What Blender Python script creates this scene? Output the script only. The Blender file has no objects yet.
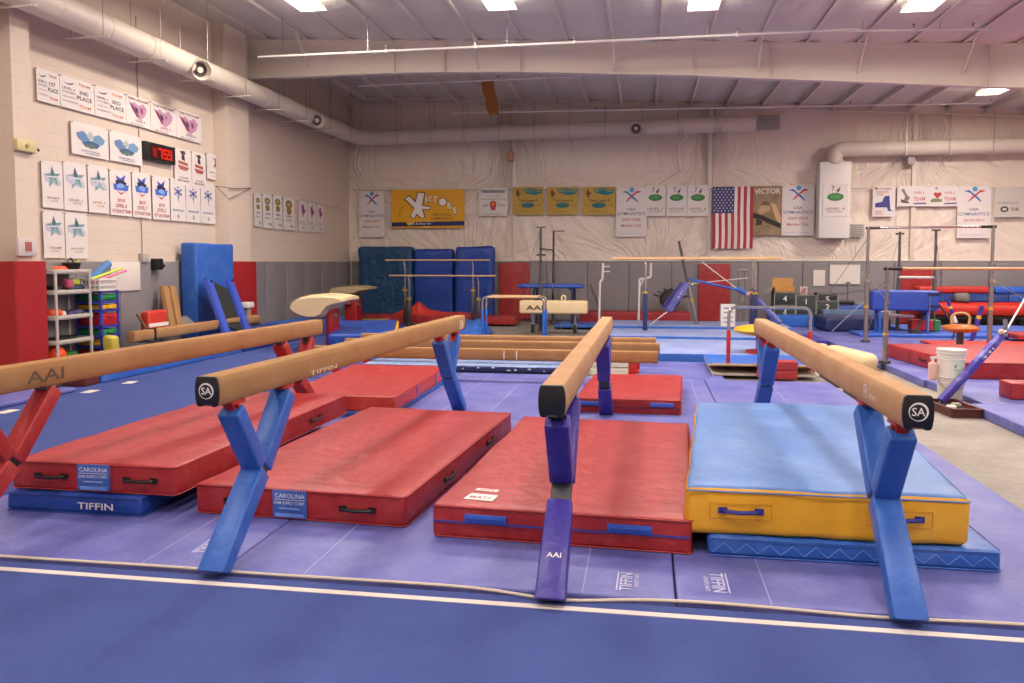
EXPO = -0.62
import bpy, bmesh, math, random
from mathutils import Vector, Matrix, noise
random.seed(7)
SC = bpy.context.scene
COL = SC.collection
PI = math.pi

# ---------------------------------------------------------------- camera calibration
CF = 805.0; CH = 1.68; CPX = 512.0; CPY = 311.2
CPITCH = math.radians(3.5); CYAW = math.radians(9.38)
def ray(px, py):
    x = (px-CPX)/CF; y = -(py-CPY)/CF
    f = math.cos(CPITCH)+y*math.sin(CPITCH); u = -math.sin(CPITCH)+y*math.cos(CPITCH)
    return (x*math.cos(CYAW)-f*math.sin(CYAW), x*math.sin(CYAW)+f*math.cos(CYAW), u)
def fl(px, py, z=0.0):            # point of the photo on the horizontal plane z
    X, Y, u = ray(px, py); t = (z-CH)/u
    return (X*t, Y*t)
def bw(px, py, Y0):               # point on a plane parallel to the back wall -> X, Z
    X, Y, u = ray(px, py); t = Y0/Y
    return (X*t, CH+u*t)
def lw(px, py, X0):               # point on a plane parallel to the left wall -> Y, Z
    X, Y, u = ray(px, py); t = X0/X
    return (Y*t, CH+u*t)
def P3(px, py, Y0):
    x, z = bw(px, py, Y0)
    return Vector((x, Y0, z))

# ---------------------------------------------------------------- materials
MATS = {}
def srgb(c):
    if isinstance(c, str):
        c = [int(c[i:i+2], 16)/255 for i in (0, 2, 4)]
    return tuple(((v/12.92) if v <= 0.04045 else ((v+0.055)/1.055)**2.4) for v in c)
def base_mat(name):
    m = bpy.data.materials.new(name); m.use_nodes = True
    nt = m.node_tree; b = nt.nodes['Principled BSDF']
    return m, nt, b
def N(nt, t, **kw):
    n = nt.nodes.new(t)
    for k, v in kw.items(): setattr(n, k, v)
    return n
def flat(col, rough=0.6, metal=0.0, spec=0.5):
    key = ('f', str(col), rough, metal)
    if key in MATS: return MATS[key]
    m, nt, b = base_mat('paint')
    b.inputs['Base Color'].default_value = (*srgb(col), 1)
    b.inputs['Roughness'].default_value = rough
    b.inputs['Metallic'].default_value = metal
    b.inputs['Specular IOR Level'].default_value = spec
    MATS[key] = m
    return m
def grunge(key, col, col2, scale=3.0, lo=0.42, hi=0.72, amt=0.6, rough=0.5, bscale=14, bump=0.15, bdist=0.01, stretch=(1, 1, 1), fine=60, fineamt=0.0, spec=0.4, detail=6):
    """a surface of colour col with worn or chalked patches of colour col2 and a soft bump"""
    if key in MATS: return MATS[key]
    m, nt, b = base_mat(key)
    tc = N(nt, 'ShaderNodeTexCoord'); mp = N(nt, 'ShaderNodeMapping')
    mp.inputs['Scale'].default_value = stretch
    nt.links.new(tc.outputs['Object'], mp.inputs['Vector'])
    n1 = N(nt, 'ShaderNodeTexNoise'); n1.inputs['Scale'].default_value = scale; n1.inputs['Detail'].default_value = detail
    n1.inputs['Roughness'].default_value = 0.65
    nt.links.new(mp.outputs['Vector'], n1.inputs['Vector'])
    r = N(nt, 'ShaderNodeMapRange'); r.inputs['From Min'].default_value = lo; r.inputs['From Max'].default_value = hi
    r.inputs['To Max'].default_value = amt
    nt.links.new(n1.outputs['Fac'], r.inputs['Value'])
    mx = N(nt, 'ShaderNodeMix', data_type='RGBA')
    mx.inputs['A'].default_value = (*srgb(col), 1); mx.inputs['B'].default_value = (*srgb(col2), 1)
    nt.links.new(r.outputs['Result'], mx.inputs['Factor'])
    out = mx.outputs['Result']
    if fineamt:
        n3 = N(nt, 'ShaderNodeTexNoise'); n3.inputs['Scale'].default_value = fine; n3.inputs['Detail'].default_value = 3
        nt.links.new(tc.outputs['Object'], n3.inputs['Vector'])
        r3 = N(nt, 'ShaderNodeMapRange'); r3.inputs['From Min'].default_value = .3; r3.inputs['From Max'].default_value = .7
        r3.inputs['To Min'].default_value = 1-fineamt; r3.inputs['To Max'].default_value = 1+fineamt
        nt.links.new(n3.outputs['Fac'], r3.inputs['Value'])
        vm = N(nt, 'ShaderNodeVectorMath', operation='SCALE')
        nt.links.new(out, vm.inputs[0]); nt.links.new(r3.outputs['Result'], vm.inputs['Scale'])
        out = vm.outputs['Vector']
    nt.links.new(out, b.inputs['Base Color'])
    b.inputs['Roughness'].default_value = rough
    b.inputs['Specular IOR Level'].default_value = spec
    n2 = N(nt, 'ShaderNodeTexNoise'); n2.inputs['Scale'].default_value = bscale; n2.inputs['Detail'].default_value = 4
    nt.links.new(mp.outputs['Vector'], n2.inputs['Vector'])
    bp = N(nt, 'ShaderNodeBump'); bp.inputs['Strength'].default_value = bump*3; bp.inputs['Distance'].default_value = bdist
    nt.links.new(n2.outputs['Fac'], bp.inputs['Height']); nt.links.new(bp.outputs['Normal'], b.inputs['Normal'])
    MATS[key] = m
    return m
def block_wall(key, col):
    m, nt, b = base_mat(key)
    tc = N(nt, 'ShaderNodeTexCoord'); sx = N(nt, 'ShaderNodeSeparateXYZ'); cx = N(nt, 'ShaderNodeCombineXYZ')
    nt.links.new(tc.outputs['Object'], sx.inputs['Vector'])
    ad = N(nt, 'ShaderNodeMath', operation='ADD')
    nt.links.new(sx.outputs['X'], ad.inputs[0]); nt.links.new(sx.outputs['Y'], ad.inputs[1])
    nt.links.new(ad.outputs[0], cx.inputs['X']); nt.links.new(sx.outputs['Z'], cx.inputs['Y'])
    br = N(nt, 'ShaderNodeTexBrick'); br.inputs['Scale'].default_value = 1.0
    br.inputs['Brick Width'].default_value = .4; br.inputs['Row Height'].default_value = .2
    br.inputs['Mortar Size'].default_value = .006; br.inputs['Mortar Smooth'].default_value = .3
    c = srgb(col)
    br.inputs['Color1'].default_value = (*c, 1); br.inputs['Color2'].default_value = (*[v*.985 for v in c], 1)
    br.inputs['Mortar'].default_value = (*[v*.93 for v in c], 1)
    nt.links.new(cx.outputs['Vector'], br.inputs['Vector'])
    nt.links.new(br.outputs['Color'], b.inputs['Base Color'])
    bp = N(nt, 'ShaderNodeBump'); bp.inputs['Strength'].default_value = .5; bp.inputs['Distance'].default_value = .004; bp.invert = True
    nt.links.new(br.outputs['Fac'], bp.inputs['Height']); nt.links.new(bp.outputs['Normal'], b.inputs['Normal'])
    b.inputs['Roughness'].default_value = .75
    return m
def emit(col, s):
    key = ('e', str(col), s)
    if key in MATS: return MATS[key]
    m, nt, b = base_mat('glow')
    b.inputs['Base Color'].default_value = (0, 0, 0, 1)
    b.inputs['Emission Color'].default_value = (*srgb(col), 1); b.inputs['Emission Strength'].default_value = s
    MATS[key] = m
    return m

# ---------------------------------------------------------------- mesh building
def frame_of(d):
    d = Vector(d).normalized()
    up = Vector((0, 0, 1)) if abs(d.z) < .98 else Vector((0, 1, 0))
    a = d.cross(up).normalized(); b = a.cross(d).normalized()
    return a, b, d
class MB:
    def __init__(self): self.v = []; self.f = []; self.m = []; self.mats = []
    def mi(self, mat):
        if mat not in self.mats: self.mats.append(mat)
        return self.mats.index(mat)
    def add(self, vs, fs, mat, M=None):
        o = len(self.v); k = self.mi(mat)
        for p in vs: self.v.append(tuple(M @ Vector(p)) if M is not None else tuple(p))
        for f in fs: self.f.append([i+o for i in f]); self.m.append(k)
        return self
    def box(self, x0, x1, y0, y1, z0, z1, mat, M=None):
        vs = [(x, y, z) for z in (z0, z1) for x, y in ((x0, y0), (x1, y0), (x1, y1), (x0, y1))]
        return self.add(vs, [(3, 2, 1, 0), (4, 5, 6, 7), (0, 1, 5, 4), (1, 2, 6, 5), (2, 3, 7, 6), (3, 0, 4, 7)], mat, M)
    def bar(self, p0, p1, w, t, mat, up=(0, 0, 1), w1=None, t1=None):
        """square bar from p0 to p1, w wide (across up) and t thick"""
        p0 = Vector(p0); p1 = Vector(p1); d = (p1-p0).normalized()
        up = Vector(up)
        if abs(d.dot(up)) > .98: up = Vector((0, 1, 0)) if abs(d.y) < .9 else Vector((1, 0, 0))
        a = d.cross(up).normalized(); b = a.cross(d).normalized()
        w1 = w if w1 is None else w1; t1 = t if t1 is None else t1
        vs = []
        for p, ww, tt in ((p0, w, t), (p1, w1, t1)):
            for s, r in ((-1, -1), (1, -1), (1, 1), (-1, 1)):
                vs.append(p+a*(s*ww/2)+b*(r*tt/2))
        return self.add(vs, [(3, 2, 1, 0), (4, 5, 6, 7), (0, 1, 5, 4), (1, 2, 6, 5), (2, 3, 7, 6), (3, 0, 4, 7)], mat)
    def cyl(self, p0, p1, r, mat, r1=None, n=12, cap=True):
        p0 = Vector(p0); p1 = Vector(p1); r1 = r if r1 is None else r1
        a, b, d = frame_of(p1-p0)
        vs = []
        for p, rr in ((p0, r), (p1, r1)):
            for k in range(n):
                t = 2*PI*k/n; vs.append(p+a*(math.cos(t)*rr)+b*(math.sin(t)*rr))
        fs = [(k, (k+1) % n, n+(k+1) % n, n+k) for k in range(n)]
        fs = [tuple(reversed(f)) for f in fs]
        if cap: fs += [tuple(range(n)), tuple(reversed(range(n, 2*n)))]
        return self.add(vs, fs, mat)
    def tube(self, pts, r, mat, n=8, fillet=0.0, fs_=4, flatten=None):
        pts = [Vector(p) for p in pts]
        if fillet:
            out = [pts[0]]
            for i in range(1, len(pts)-1):
                a = (pts[i-1]-pts[i]); b = (pts[i+1]-pts[i])
                q = min(fillet, a.length*.49, b.length*.49)
                A = pts[i]+a.normalized()*q; B = pts[i]+b.normalized()*q
                for k in range(fs_+1):
                    t = k/fs_; out.append((1-t)**2*A+2*t*(1-t)*pts[i]+t*t*B)
            out.append(pts[-1]); pts = out
        vs = []; a, b, d = frame_of(pts[1]-pts[0]); prev = a
        for i, p in enumerate(pts):
            if i == 0: d = pts[1]-pts[0]
            elif i == len(pts)-1: d = pts[-1]-pts[-2]
            else: d = (pts[i+1]-pts[i]).normalized()+(pts[i]-pts[i-1]).normalized()
            d = d.normalized()
            a = (prev-d*prev.dot(d)); a = a.normalized() if a.length > 1e-6 else frame_of(d)[0]
            b = a.cross(d).normalized(); prev = a
            for k in range(n):
                t = 2*PI*k/n; vs.append(p+a*(math.cos(t)*r)+b*(math.sin(t)*r))
        fs = []
        for i in range(len(pts)-1):
            for k in range(n):
                fs.append((i*n+k, i*n+(k+1) % n, (i+1)*n+(k+1) % n, (i+1)*n+k)[::-1])
        fs += [tuple(range(n)), tuple(reversed(range((len(pts)-1)*n, len(pts)*n)))]
        return self.add(vs, fs, mat)
    def lathe(self, prof, mat, c=(0, 0, 0), n=20, sx=1, sy=1, M=None):
        vs = []; fs = []
        for r, z in prof:
            for k in range(n):
                t = 2*PI*k/n; vs.append((c[0]+math.cos(t)*r*sx, c[1]+math.sin(t)*r*sy, c[2]+z))
        for i in range(len(prof)-1):
            for k in range(n): fs.append((i*n+k, i*n+(k+1) % n, (i+1)*n+(k+1) % n, (i+1)*n+k))
        fs += [tuple(reversed(range(n))), tuple(range((len(prof)-1)*n, len(prof)*n))]
        return self.add(vs, fs, mat, M)
    def ball(self, c, r, mat, n=12, sx=1, sy=1, sz=1):
        prof = [(max(.001, math.sin(PI*k/8))*r, -math.cos(PI*k/8)*r*sz) for k in range(9)]
        return self.lathe(prof, mat, c, n, sx, sy)
    def prism(self, poly, d0, d1, mat, M=None):
        """poly in local XZ, extruded along local Y from d0 to d1"""
        n = len(poly)
        vs = [(x, d0, z) for x, z in poly]+[(x, d1, z) for x, z in poly]
        area = sum(poly[i][0]*poly[(i+1) % n][1]-poly[(i+1) % n][0]*poly[i][1] for i in range(n))
        fs = [tuple(range(n)), tuple(reversed(range(n, 2*n)))]+[(i, n+i, n+(i+1) % n, (i+1) % n) for i in range(n)]
        if area < 0: fs = [tuple(reversed(f)) for f in fs]
        return self.add(vs, fs, mat, M)
    def loft(self, rings, mat, close=True):
        n = len(rings[0]); vs = [p for r in rings for p in r]; fs = []
        for i in range(len(rings)-1):
            for k in range(n): fs.append((i*n+k, i*n+(k+1) % n, (i+1)*n+(k+1) % n, (i+1)*n+k))
        if close: fs += [tuple(reversed(range(n))), tuple(range((len(rings)-1)*n, len(rings)*n))]
        return self.add(vs, fs, mat)
    def build(self, name, parent=None, bevel=0, seg=2, smooth=True, loc=None, rz=None, label=None, recalc=True, ang=35):
        me = bpy.data.meshes.new(name)
        me.from_pydata([tuple(p) for p in self.v], [], self.f)
        for m in self.mats: me.materials.append(m)
        me.polygons.foreach_set('material_index', self.m)
        bm = bmesh.new(); bm.from_mesh(me)
        if recalc: bmesh.ops.recalc_face_normals(bm, faces=bm.faces)
        if bevel:
            es = [e for e in bm.edges if len(e.link_faces) == 2 and e.calc_face_angle(0) > .5]
            bmesh.ops.bevel(bm, geom=es, offset=bevel, segments=seg, profile=.5, affect='EDGES', clamp_overlap=True)
        if smooth:
            for f in bm.faces: f.smooth = True
            for e in bm.edges:
                if len(e.link_faces) == 2 and e.calc_face_angle(0) > math.radians(ang): e.smooth = False
        bm.to_mesh(me); bm.free(); me.update()
        o = bpy.data.objects.new(name, me); COL.objects.link(o)
        if parent is not None: o.parent = parent
        if loc is not None: o.location = loc
        if rz is not None: o.rotation_euler = (0, 0, rz)
        if label: o['label'] = label
        return o
def tag(o, label, cat, group=None, kind=None):
    o['label'] = label; o['category'] = cat
    if group: o['group'] = group
    if kind: o['kind'] = kind
    return o
def thing(name, label, cat, loc=(0, 0, 0), rz=0, group=None):
    o = bpy.data.objects.new(name, None); COL.objects.link(o)
    o.empty_display_size = .1
    o.location = loc; o.rotation_euler = (0, 0, rz)
    return tag(o, label, cat, group)
def struct(o):
    o['kind'] = 'structure'
    return o
def dup(root, loc, rz, label, group=None):
    r = root.copy(); COL.objects.link(r); r.location = loc; r.rotation_euler = (0, 0, rz); r['label'] = label
    if group: r['group'] = group
    for ch in list(root.children):
        c = ch.copy(); COL.objects.link(c); c.parent = r
        for g in list(ch.children):
            d = g.copy(); COL.objects.link(d); d.parent = c
    return r

# text as 2-D polygons fitted into a box
TXT = {}
def text_poly(s):
    if s in TXT: return TXT[s]
    cu = bpy.data.curves.new('t', 'FONT'); cu.body = s; cu.resolution_u = 2; cu.size = 1; cu.offset = .012
    o = bpy.data.objects.new('t', cu); COL.objects.link(o)
    dg = bpy.context.evaluated_depsgraph_get(); dg.update()
    me = bpy.data.meshes.new_from_object(o.evaluated_get(dg))
    vs = [tuple(v.co) for v in me.vertices]; fs = [tuple(p.vertices) for p in me.polygons]
    bpy.data.objects.remove(o); bpy.data.curves.remove(cu); bpy.data.meshes.remove(me)
    x0 = min(v[0] for v in vs); x1 = max(v[0] for v in vs); y0 = min(v[1] for v in vs); y1 = max(v[1] for v in vs)
    vs = [((v[0]-(x0+x1)/2)/(x1-x0), (v[1]-(y0+y1)/2)/(y1-y0)) for v in vs]
    TXT[s] = (vs, fs, (x1-x0)/(y1-y0))
    return TXT[s]
def text_on(mb, s, M, w, h, mat):
    """text centred at M's origin, reading along M's x, up along M's y; w or h may be None"""
    vs, fs, asp = text_poly(s)
    if w is None: w = h*asp
    if h is None: h = w/asp
    mb.add([(x*w, y*h, 0) for x, y in vs], fs, mat, M)
def plane_M(o, x, y):
    x = Vector(x).normalized(); y = Vector(y).normalized(); z = x.cross(y)
    return Matrix(((x.x, y.x, z.x, o[0]), (x.y, y.y, z.y, o[1]), (x.z, y.z, z.z, o[2]), (0, 0, 0, 1)))

def soft_box(mb, x0, x1, y0, y1, z0, z1, mat, r=.03, amp=.006, step=.16, seed=0, sag=0.0, M=None, fr=2.2, side_mat=None, fine=0):
    """upholstered block: rounded edges, slightly uneven faces"""
    c = Vector(((x0+x1)/2, (y0+y1)/2, (z0+z1)/2)); h = Vector(((x1-x0)/2, (y1-y0)/2, (z1-z0)/2))
    r = min(r, min(h)*.95)
    def lines(hh):
        n = max(1, int(round(2*(hh-r)/step)))
        ls = [-hh, -hh+r*.3, -hh+r*.65]+[-(hh-r)+2*(hh-r)*k/n for k in range(n+1)]+[hh-r*.65, hh-r*.3, hh]
        out = [ls[0]]
        for v in ls[1:]:
            if v-out[-1] > 1e-4: out.append(v)
        return out
    L = [lines(h.x), lines(h.y), lines(h.z)]
    idx = {}; vs = []; fs = []; km = []
    def vert(p):
        k = (round(p[0], 5), round(p[1], 5), round(p[2], 5))
        if k in idx: return idx[k]
        p = Vector(p)
        q = Vector([max(-(h[i]-r), min(h[i]-r, p[i])) for i in range(3)])
        d = p-q
        nn = Vector([0, 0, 0])
        if d.length > 1e-9:
            nn = d.normalized(); p2 = q+nn*r
        else: p2 = p
        w = p2*fr+Vector((seed*7.3, seed*3.1, seed))
        a = noise.noise(w)*amp + (noise.noise(w*2.7)*amp*.45)
        if fine: a += noise.noise(w*7)*fine
        p2 = p2+nn*a
        if sag and p.z > 0: p2.z -= sag*(1-abs(p.x/h.x)**2)*(1-abs(p.y/h.y)**2)
        idx[k] = len(vs); vs.append(tuple(c+p2)); return idx[k]
    for ax in range(3):
        u, v = [(1, 2), (2, 0), (0, 1)][ax]
        for s in (-1, 1):
            for i in range(len(L[u])-1):
                for j in range(len(L[v])-1):
                    q = []
                    for a, b in ((i, j), (i+1, j), (i+1, j+1), (i, j+1)):
                        p = [0, 0, 0]; p[ax] = s*h[ax]; p[u] = L[u][a]; p[v] = L[v][b]; q.append(vert(p))
                    if s < 0: q.reverse()
                    fs.append(tuple(q)); km.append(ax == 2 and s > 0)
    if side_mat is None: mb.add(vs, fs, mat, M)
    else:
        mb.add(vs, [f for f, t in zip(fs, km) if t], mat, M)
        off = len(mb.v)-len(vs); k = mb.mi(side_mat)
        for f, t in zip(fs, km):
            if not t: mb.f.append([i+off for i in f]); mb.m.append(k)
    return mb

# ---------------------------------------------------------------- palette
RED = grunge('red vinyl', '9a2428', 'b8544e', 5, .45, .8, .5, .42, 9, .25, .012, fine=30, fineamt=.10)
RED2 = grunge('red vinyl plain', '98181c', 'a83034', 3, .45, .8, .4, .5, 9, .2, .01)
ORED = grunge('bright red vinyl', 'c2372a', 'd0604e', 5, .45, .8, .5, .42, 9, .2, .01)
BLU = grunge('royal blue vinyl', '2f60b4', '6e90cc', 4, .5, .85, .5, .38, 10, .2, .01, fine=30, fineamt=.08)
SKY = grunge('sky blue vinyl', '4f79b8', '7c9cce', 2.5, .45, .75, .6, .45, 6, .2, .012)
YEL = grunge('yellow vinyl', 'e4a626', 'ecc05c', 3, .5, .85, .5, .4, 10, .2, .01)
PUR = grunge('purple blue vinyl', '5558a0', '8a8ebe', 1.6, .40, .74, .55, .5, 5, .12, .01, fine=22, fineamt=.07)
PPAD = grunge('purple pad', '3a2f8c', '5c53a8', 5, .5, .8, .4, .35, 16, .2, .008)
LBM = grunge('light blue mats', '8090c4', 'a8b4d8', 2, .4, .75, .7, .5, 5, .12, .01)
NAVY = grunge('navy vinyl', '26305c', '44507c', 4, .5, .85, .5, .5, 10, .2, .01)
TEAL = grunge('dark blue vinyl', '1a4066', '2a527c', 3, .5, .85, .5, .4, 6, .5, .03)
RBLU = grunge('deep blue vinyl', '1c3f92', '2d55a4', 3, .5, .85, .5, .4, 6, .35, .02)
SUEDE = grunge('tan suede', 'b18a66', 'c8a684', 3, .4, .75, .6, .9, 120, .08, .002, fine=60, fineamt=.05, spec=.15)
SUEDE2 = grunge('brown suede', '9c774f', 'b08c66', 3, .4, .75, .6, .9, 120, .08, .002, spec=.15)
SUEDED = grunge('dark tan suede', '98704a', 'ac8660', 2.5, .4, .75, .6, .85, 120, .08, .002, spec=.15)
CREAM = grunge('cream vinyl', 'd8bf94', 'e6d2ac', 3, .45, .8, .4, .5, 12, .1, .005)
CARPET = grunge('blue carpet', '424f88', '505d98', 1.2, .35, .7, .6, .95, 260, .35, .004, fine=180, fineamt=.13, spec=.1)
GRAYP = grunge('grey wall vinyl', '7f7a7c', '8a8486', 1.5, .4, .8, .5, .55, 5, .1, .01)
CONC = grunge('concrete', '857e75', 'a8a096', 1.3, .35, .7, .8, .8, 40, .15, .003, fine=25, fineamt=.08)
STEEL = flat('9a9490', .35, .85)
DSTEEL = flat('5a5654', .4, .7)
CHROME = flat('c8c4be', .2, .9)
WHT = flat('dcd6ce', .5)
OFFW = flat('d8d0c6', .6)
BLK = flat('161616', .4)
DBLK = flat('24221f', .6)
REDM = flat('b5281f', .35)
WOOD = grunge('bar wood', 'c9a070', 'dcb88a', 4, .4, .7, .6, .45, 20, .05, .002, stretch=(1, 1, 1))
BLUM = flat('2c5cb4', .35)
NVM = flat('1e2850', .4)
CEIL = grunge('ceiling insulation', 'd0cabe', 'd6d0c4', 1.5, .4, .8, .5, .7, 1.8, .3, .06)
STRUC = flat('d8ccbe', .55)
DUCT = grunge('painted duct', 'd4c8b8', 'c8bcac', 2, .4, .8, .5, .5, 3, .05, .01)
BLOCK = block_wall('painted block', 'd0bfae')

def quilt_vinyl():
    """white vinyl sheeting: creases fanning down from the column tops"""
    m, nt, b = base_mat('white wall vinyl')
    b.inputs['Base Color'].default_value = (*srgb('decfbf'), 1); b.inputs['Roughness'].default_value = .42
    L = nt.links.new
    tc = N(nt, 'ShaderNodeTexCoord'); sx = N(nt, 'ShaderNodeSeparateXYZ'); L(tc.outputs['Object'], sx.inputs['Vector'])
    def M_(op, a, c=None, d=None):
        n = N(nt, 'ShaderNodeMath', operation=op)
        for i, v in enumerate((a, c, d)):
            if v is None: continue
            if isinstance(v, (int, float)): n.inputs[i].default_value = v
            else: L(v, n.inputs[i])
        return n.outputs[0]
    wn = N(nt, 'ShaderNodeTexNoise'); wn.inputs['Scale'].default_value = .7; wn.inputs['Detail'].default_value = 2; L(tc.outputs['Object'], wn.inputs['Vector'])
    warp = M_('MULTIPLY', M_('SUBTRACT', wn.outputs['Fac'], .5), .9)
    x = M_('ADD', sx.outputs['X'], warp)
    outs = []
    for (off, z0, fq, sgn) in ((COLX0, 4.75, 7.0, -1), (COLX0-1.4, 1.3, 5.0, 1)):
        xr = M_('WRAP', M_('SUBTRACT', x, off), COLP/2, -COLP/2)
        dzv = M_('MAXIMUM', M_('MULTIPLY', M_('SUBTRACT', sx.outputs['Z'], z0), sgn), .5)
        ang = M_('ARCTAN2', xr, dzv)
        rad = M_('SQRT', M_('ADD', M_('MULTIPLY', xr, xr), M_('MULTIPLY', dzv, dzv)))
        cb = N(nt, 'ShaderNodeCombineXYZ'); L(M_('MULTIPLY', ang, fq), cb.inputs['X']); L(M_('MULTIPLY', rad, .35), cb.inputs['Y']); L(M_('MULTIPLY', sx.outputs['X'], .02), cb.inputs['Z'])
        n = N(nt, 'ShaderNodeTexNoise'); n.inputs['Scale'].default_value = 1.4; n.inputs['Detail'].default_value = 3; L(cb.outputs[0], n.inputs['Vector'])
        ridge = M_('SUBTRACT', 1.0, M_('MULTIPLY', M_('ABSOLUTE', M_('SUBTRACT', n.outputs['Fac'], .5)), 7.0))
        fade = M_('DIVIDE', 1.0, M_('ADD', 1.0, M_('MULTIPLY', rad, .45)))
        outs.append(M_('MULTIPLY', M_('MAXIMUM', ridge, 0.0), fade))
    h = M_('ADD', outs[0], outs[1])
    bp = N(nt, 'ShaderNodeBump'); bp.inputs['Strength'].default_value = 1.0; bp.inputs['Distance'].default_value = .032
    L(h, bp.inputs['Height']); L(bp.outputs['Normal'], b.inputs['Normal'])
    return m
COLX0 = 1.7; COLP = 5.42
WVIN = quilt_vinyl()
# ================================================================ ROOM
XL = -8.8; XR = 15.0; YB = 23.3; YF = -7.0
ZB = -.05                                    # concrete slab level; mat tops lie at z = 0
def zc(x): return 6.16-.0495*x
mb = MB(); mb.box(XL-.3, XR+.3, YF-.3, YB+.3, ZB-.2, ZB, CONC); struct(mb.build('floor', smooth=False))
# ceiling: white insulation sagging between purlins
mb = MB(); nx = 104; dx = .94; x0 = .28-10*dx
vs = []; xs = []
x = x0-.5*dx
k = 0
while True:
    xx = x0+k*dx/6-dx
    if xx > XR+.3: break
    xs.append((xx, (k % 6)/6)); k += 1
ys = [YF+i*(YB-YF)/14 for i in range(15)]
for (xx, fr) in xs:
    for yy in ys:
        vs.append((xx, yy, zc(xx)-.05*math.sin(PI*fr)-.012*noise.noise(Vector((xx, yy, 0)))))
ny = len(ys)
fs = [(i*ny+j, i*ny+j+1, (i+1)*ny+j+1, (i+1)*ny+j) for i in range(len(xs)-1) for j in range(ny-1)]
top = len(vs)
mb.add(vs, fs, CEIL)
mb.add([(XL-.6, YF, zc(XL)+.35), (XR+.3, YF, zc(XR)+.35), (XR+.3, YB, zc(XR)+.35), (XL-.6, YB, zc(XL)+.35)], [(0, 1, 2, 3)], CEIL)
struct(mb.build('ceiling', recalc=False, ang=60))
tn = 0
def trim(mb, **kw):
    global tn
    tn += 1
    return struct(mb.build('trim_%d' % tn, **kw))
for k in range(-1, 26):                       # purlins
    px = x0+k*dx
    if px < XL+.1 or px > XR: continue
    mb = MB(); z = zc(px)
    for ya_, yb_, dp in ((YF, 16.72, .05), (16.88, YB-.1, .15)):
        mb.box(px-.004, px+.004, ya_, yb_, z-dp, z+.02, STRUC)
        mb.box(px-.05, px+.004, ya_, yb_, z-dp-.005, z-dp+.003, STRUC)
    trim(mb, smooth=False)
for yy in (2.2, 8.6, 12.9):                    # insulation seams running across
    mb = MB()
    mb.add([(XL, yy-.01, zc(XL)-.02), (XR, yy-.01, zc(XR)-.02), (XR, yy+.01, zc(XR)-.02), (XL, yy+.01, zc(XL)-.02),
            (XL, yy-.01, zc(XL)-.055), (XR, yy-.01, zc(XR)-.055), (XR, yy+.01, zc(XR)-.055), (XL, yy+.01, zc(XL)-.055)],
           [(0, 1, 2, 3), (7, 6, 5, 4), (0, 4, 5, 1), (1, 5, 6, 2), (2, 6, 7, 3), (3, 7, 4, 0)], flat('a59a98', .8))
    trim(mb, smooth=False)
# rafters: tapered I sections
def rafter(Y, prof, tf=.18):
    mb = MB()
    for (xa, ba), (xb, bb) in zip(prof, prof[1:]):
        za, zb_ = zc(xa)-.04, zc(xb)-.04
        def slab(y0, y1, l0, u0, l1, u1):
            vs = [(xa, y0, l0), (xb, y0, l1), (xb, y1, l1), (xa, y1, l0), (xa, y0, u0), (xb, y0, u1), (xb, y1, u1), (xa, y1, u0)]
            mb.add(vs, [(3, 2, 1, 0), (4, 5, 6, 7), (0, 1, 5, 4), (1, 2, 6, 5), (2, 3, 7, 6), (3, 0, 4, 7)], STRUC)
        slab(Y-.006, Y+.006, ba, za, bb, zb_)
        slab(Y-tf/2, Y+tf/2, ba-.014, ba, bb-.014, bb)
        slab(Y-tf/2, Y+tf/2, za-.014, za, zb_-.014, zb_)
    for xs_ in [p[0] for p in prof[1:-1]]:
        b = [p for p in prof if p[0] == xs_][0][1]
        mb.box(xs_-.008, xs_+.008, Y-tf/2, Y+tf/2, b, zc(xs_)-.04, STRUC)
    return trim(mb, smooth=False)
rafter(16.8, [(XL, 5.70), (-5.3, 5.70), (-4.2, 5.68), (-2.6, 5.62), (0.9, 5.42), (2.4, 5.30), (6.4, 5.0), (XR, 4.5)])
rafter(23.05, [(XL, 6.36), (-3.8, 6.2), (3.3, 5.84), (9.7, 5.46), (XR, 5.1)])
for x_ in (-6.9, -3.2, -.95, 2.1, 3.9, 5.8):   # flange braces
    mb = MB(); xx = x0+round((x_-x0)/dx)*dx
    mb.bar((xx, 16.78, zc(xx)-.62), (xx, 16.15, zc(xx)-.06), .035, .035, STRUC)
    trim(mb, smooth=False)
# back wall: white quilted vinyl, real folds fanning out from the columns
cols = [bw(p, 200, YB)[0] for p in (515, 709, 912)]
mb = MB(); nx, nz = 420, 60
vs = []
for i in range(nx+1):
    x = XL-.1+(XR+.4-XL)*i/nx
    for j in range(nz+1):
        z = ZB+(6.75-ZB)*j/nz
        d = 0
        for c in cols+[-8.9, 12.5]:
            dxx = x-c; r = math.hypot(dxx, z-1.9); a = math.atan2(dxx, (z-1.75) if z > 1.7 else .01)
            rr = math.hypot(dxx, 3.9-z); a2 = math.atan2(dxx, 4.3-z)
            d += .045*math.exp(-abs(dxx)/1.5)*abs(math.sin(a2*13+c))**1.6*min(1, rr/.6)
            d += .030*math.exp(-abs(dxx)/2.2)*abs(math.sin(a*9+2*c))**1.6
        d += .03*noise.noise(Vector((x*.8, z*2.2, 3)))+.02*abs(noise.noise(Vector((x*2.2+z, z*4, 9))))
        vs.append((x, YB-.02-min(.14, abs(d)), z))
mb.add(vs, [(i*(nz+1)+j, (i+1)*(nz+1)+j, (i+1)*(nz+1)+j+1, i*(nz+1)+j+1) for i in range(nx) for j in range(nz)], WVIN)
mb.box(XL-.3, XR+.3, YB+.02, YB+.25, ZB, 7.0, WVIN)
struct(mb.build('wall_back', recalc=False, ang=80))
for c in cols:                                   # wall columns under vinyl
    mb = MB(); mb.box(c-.06, c+.06, YB-.14, YB-.04, 1.7, 6.3, STRUC); trim(mb, bevel=.01)
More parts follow.
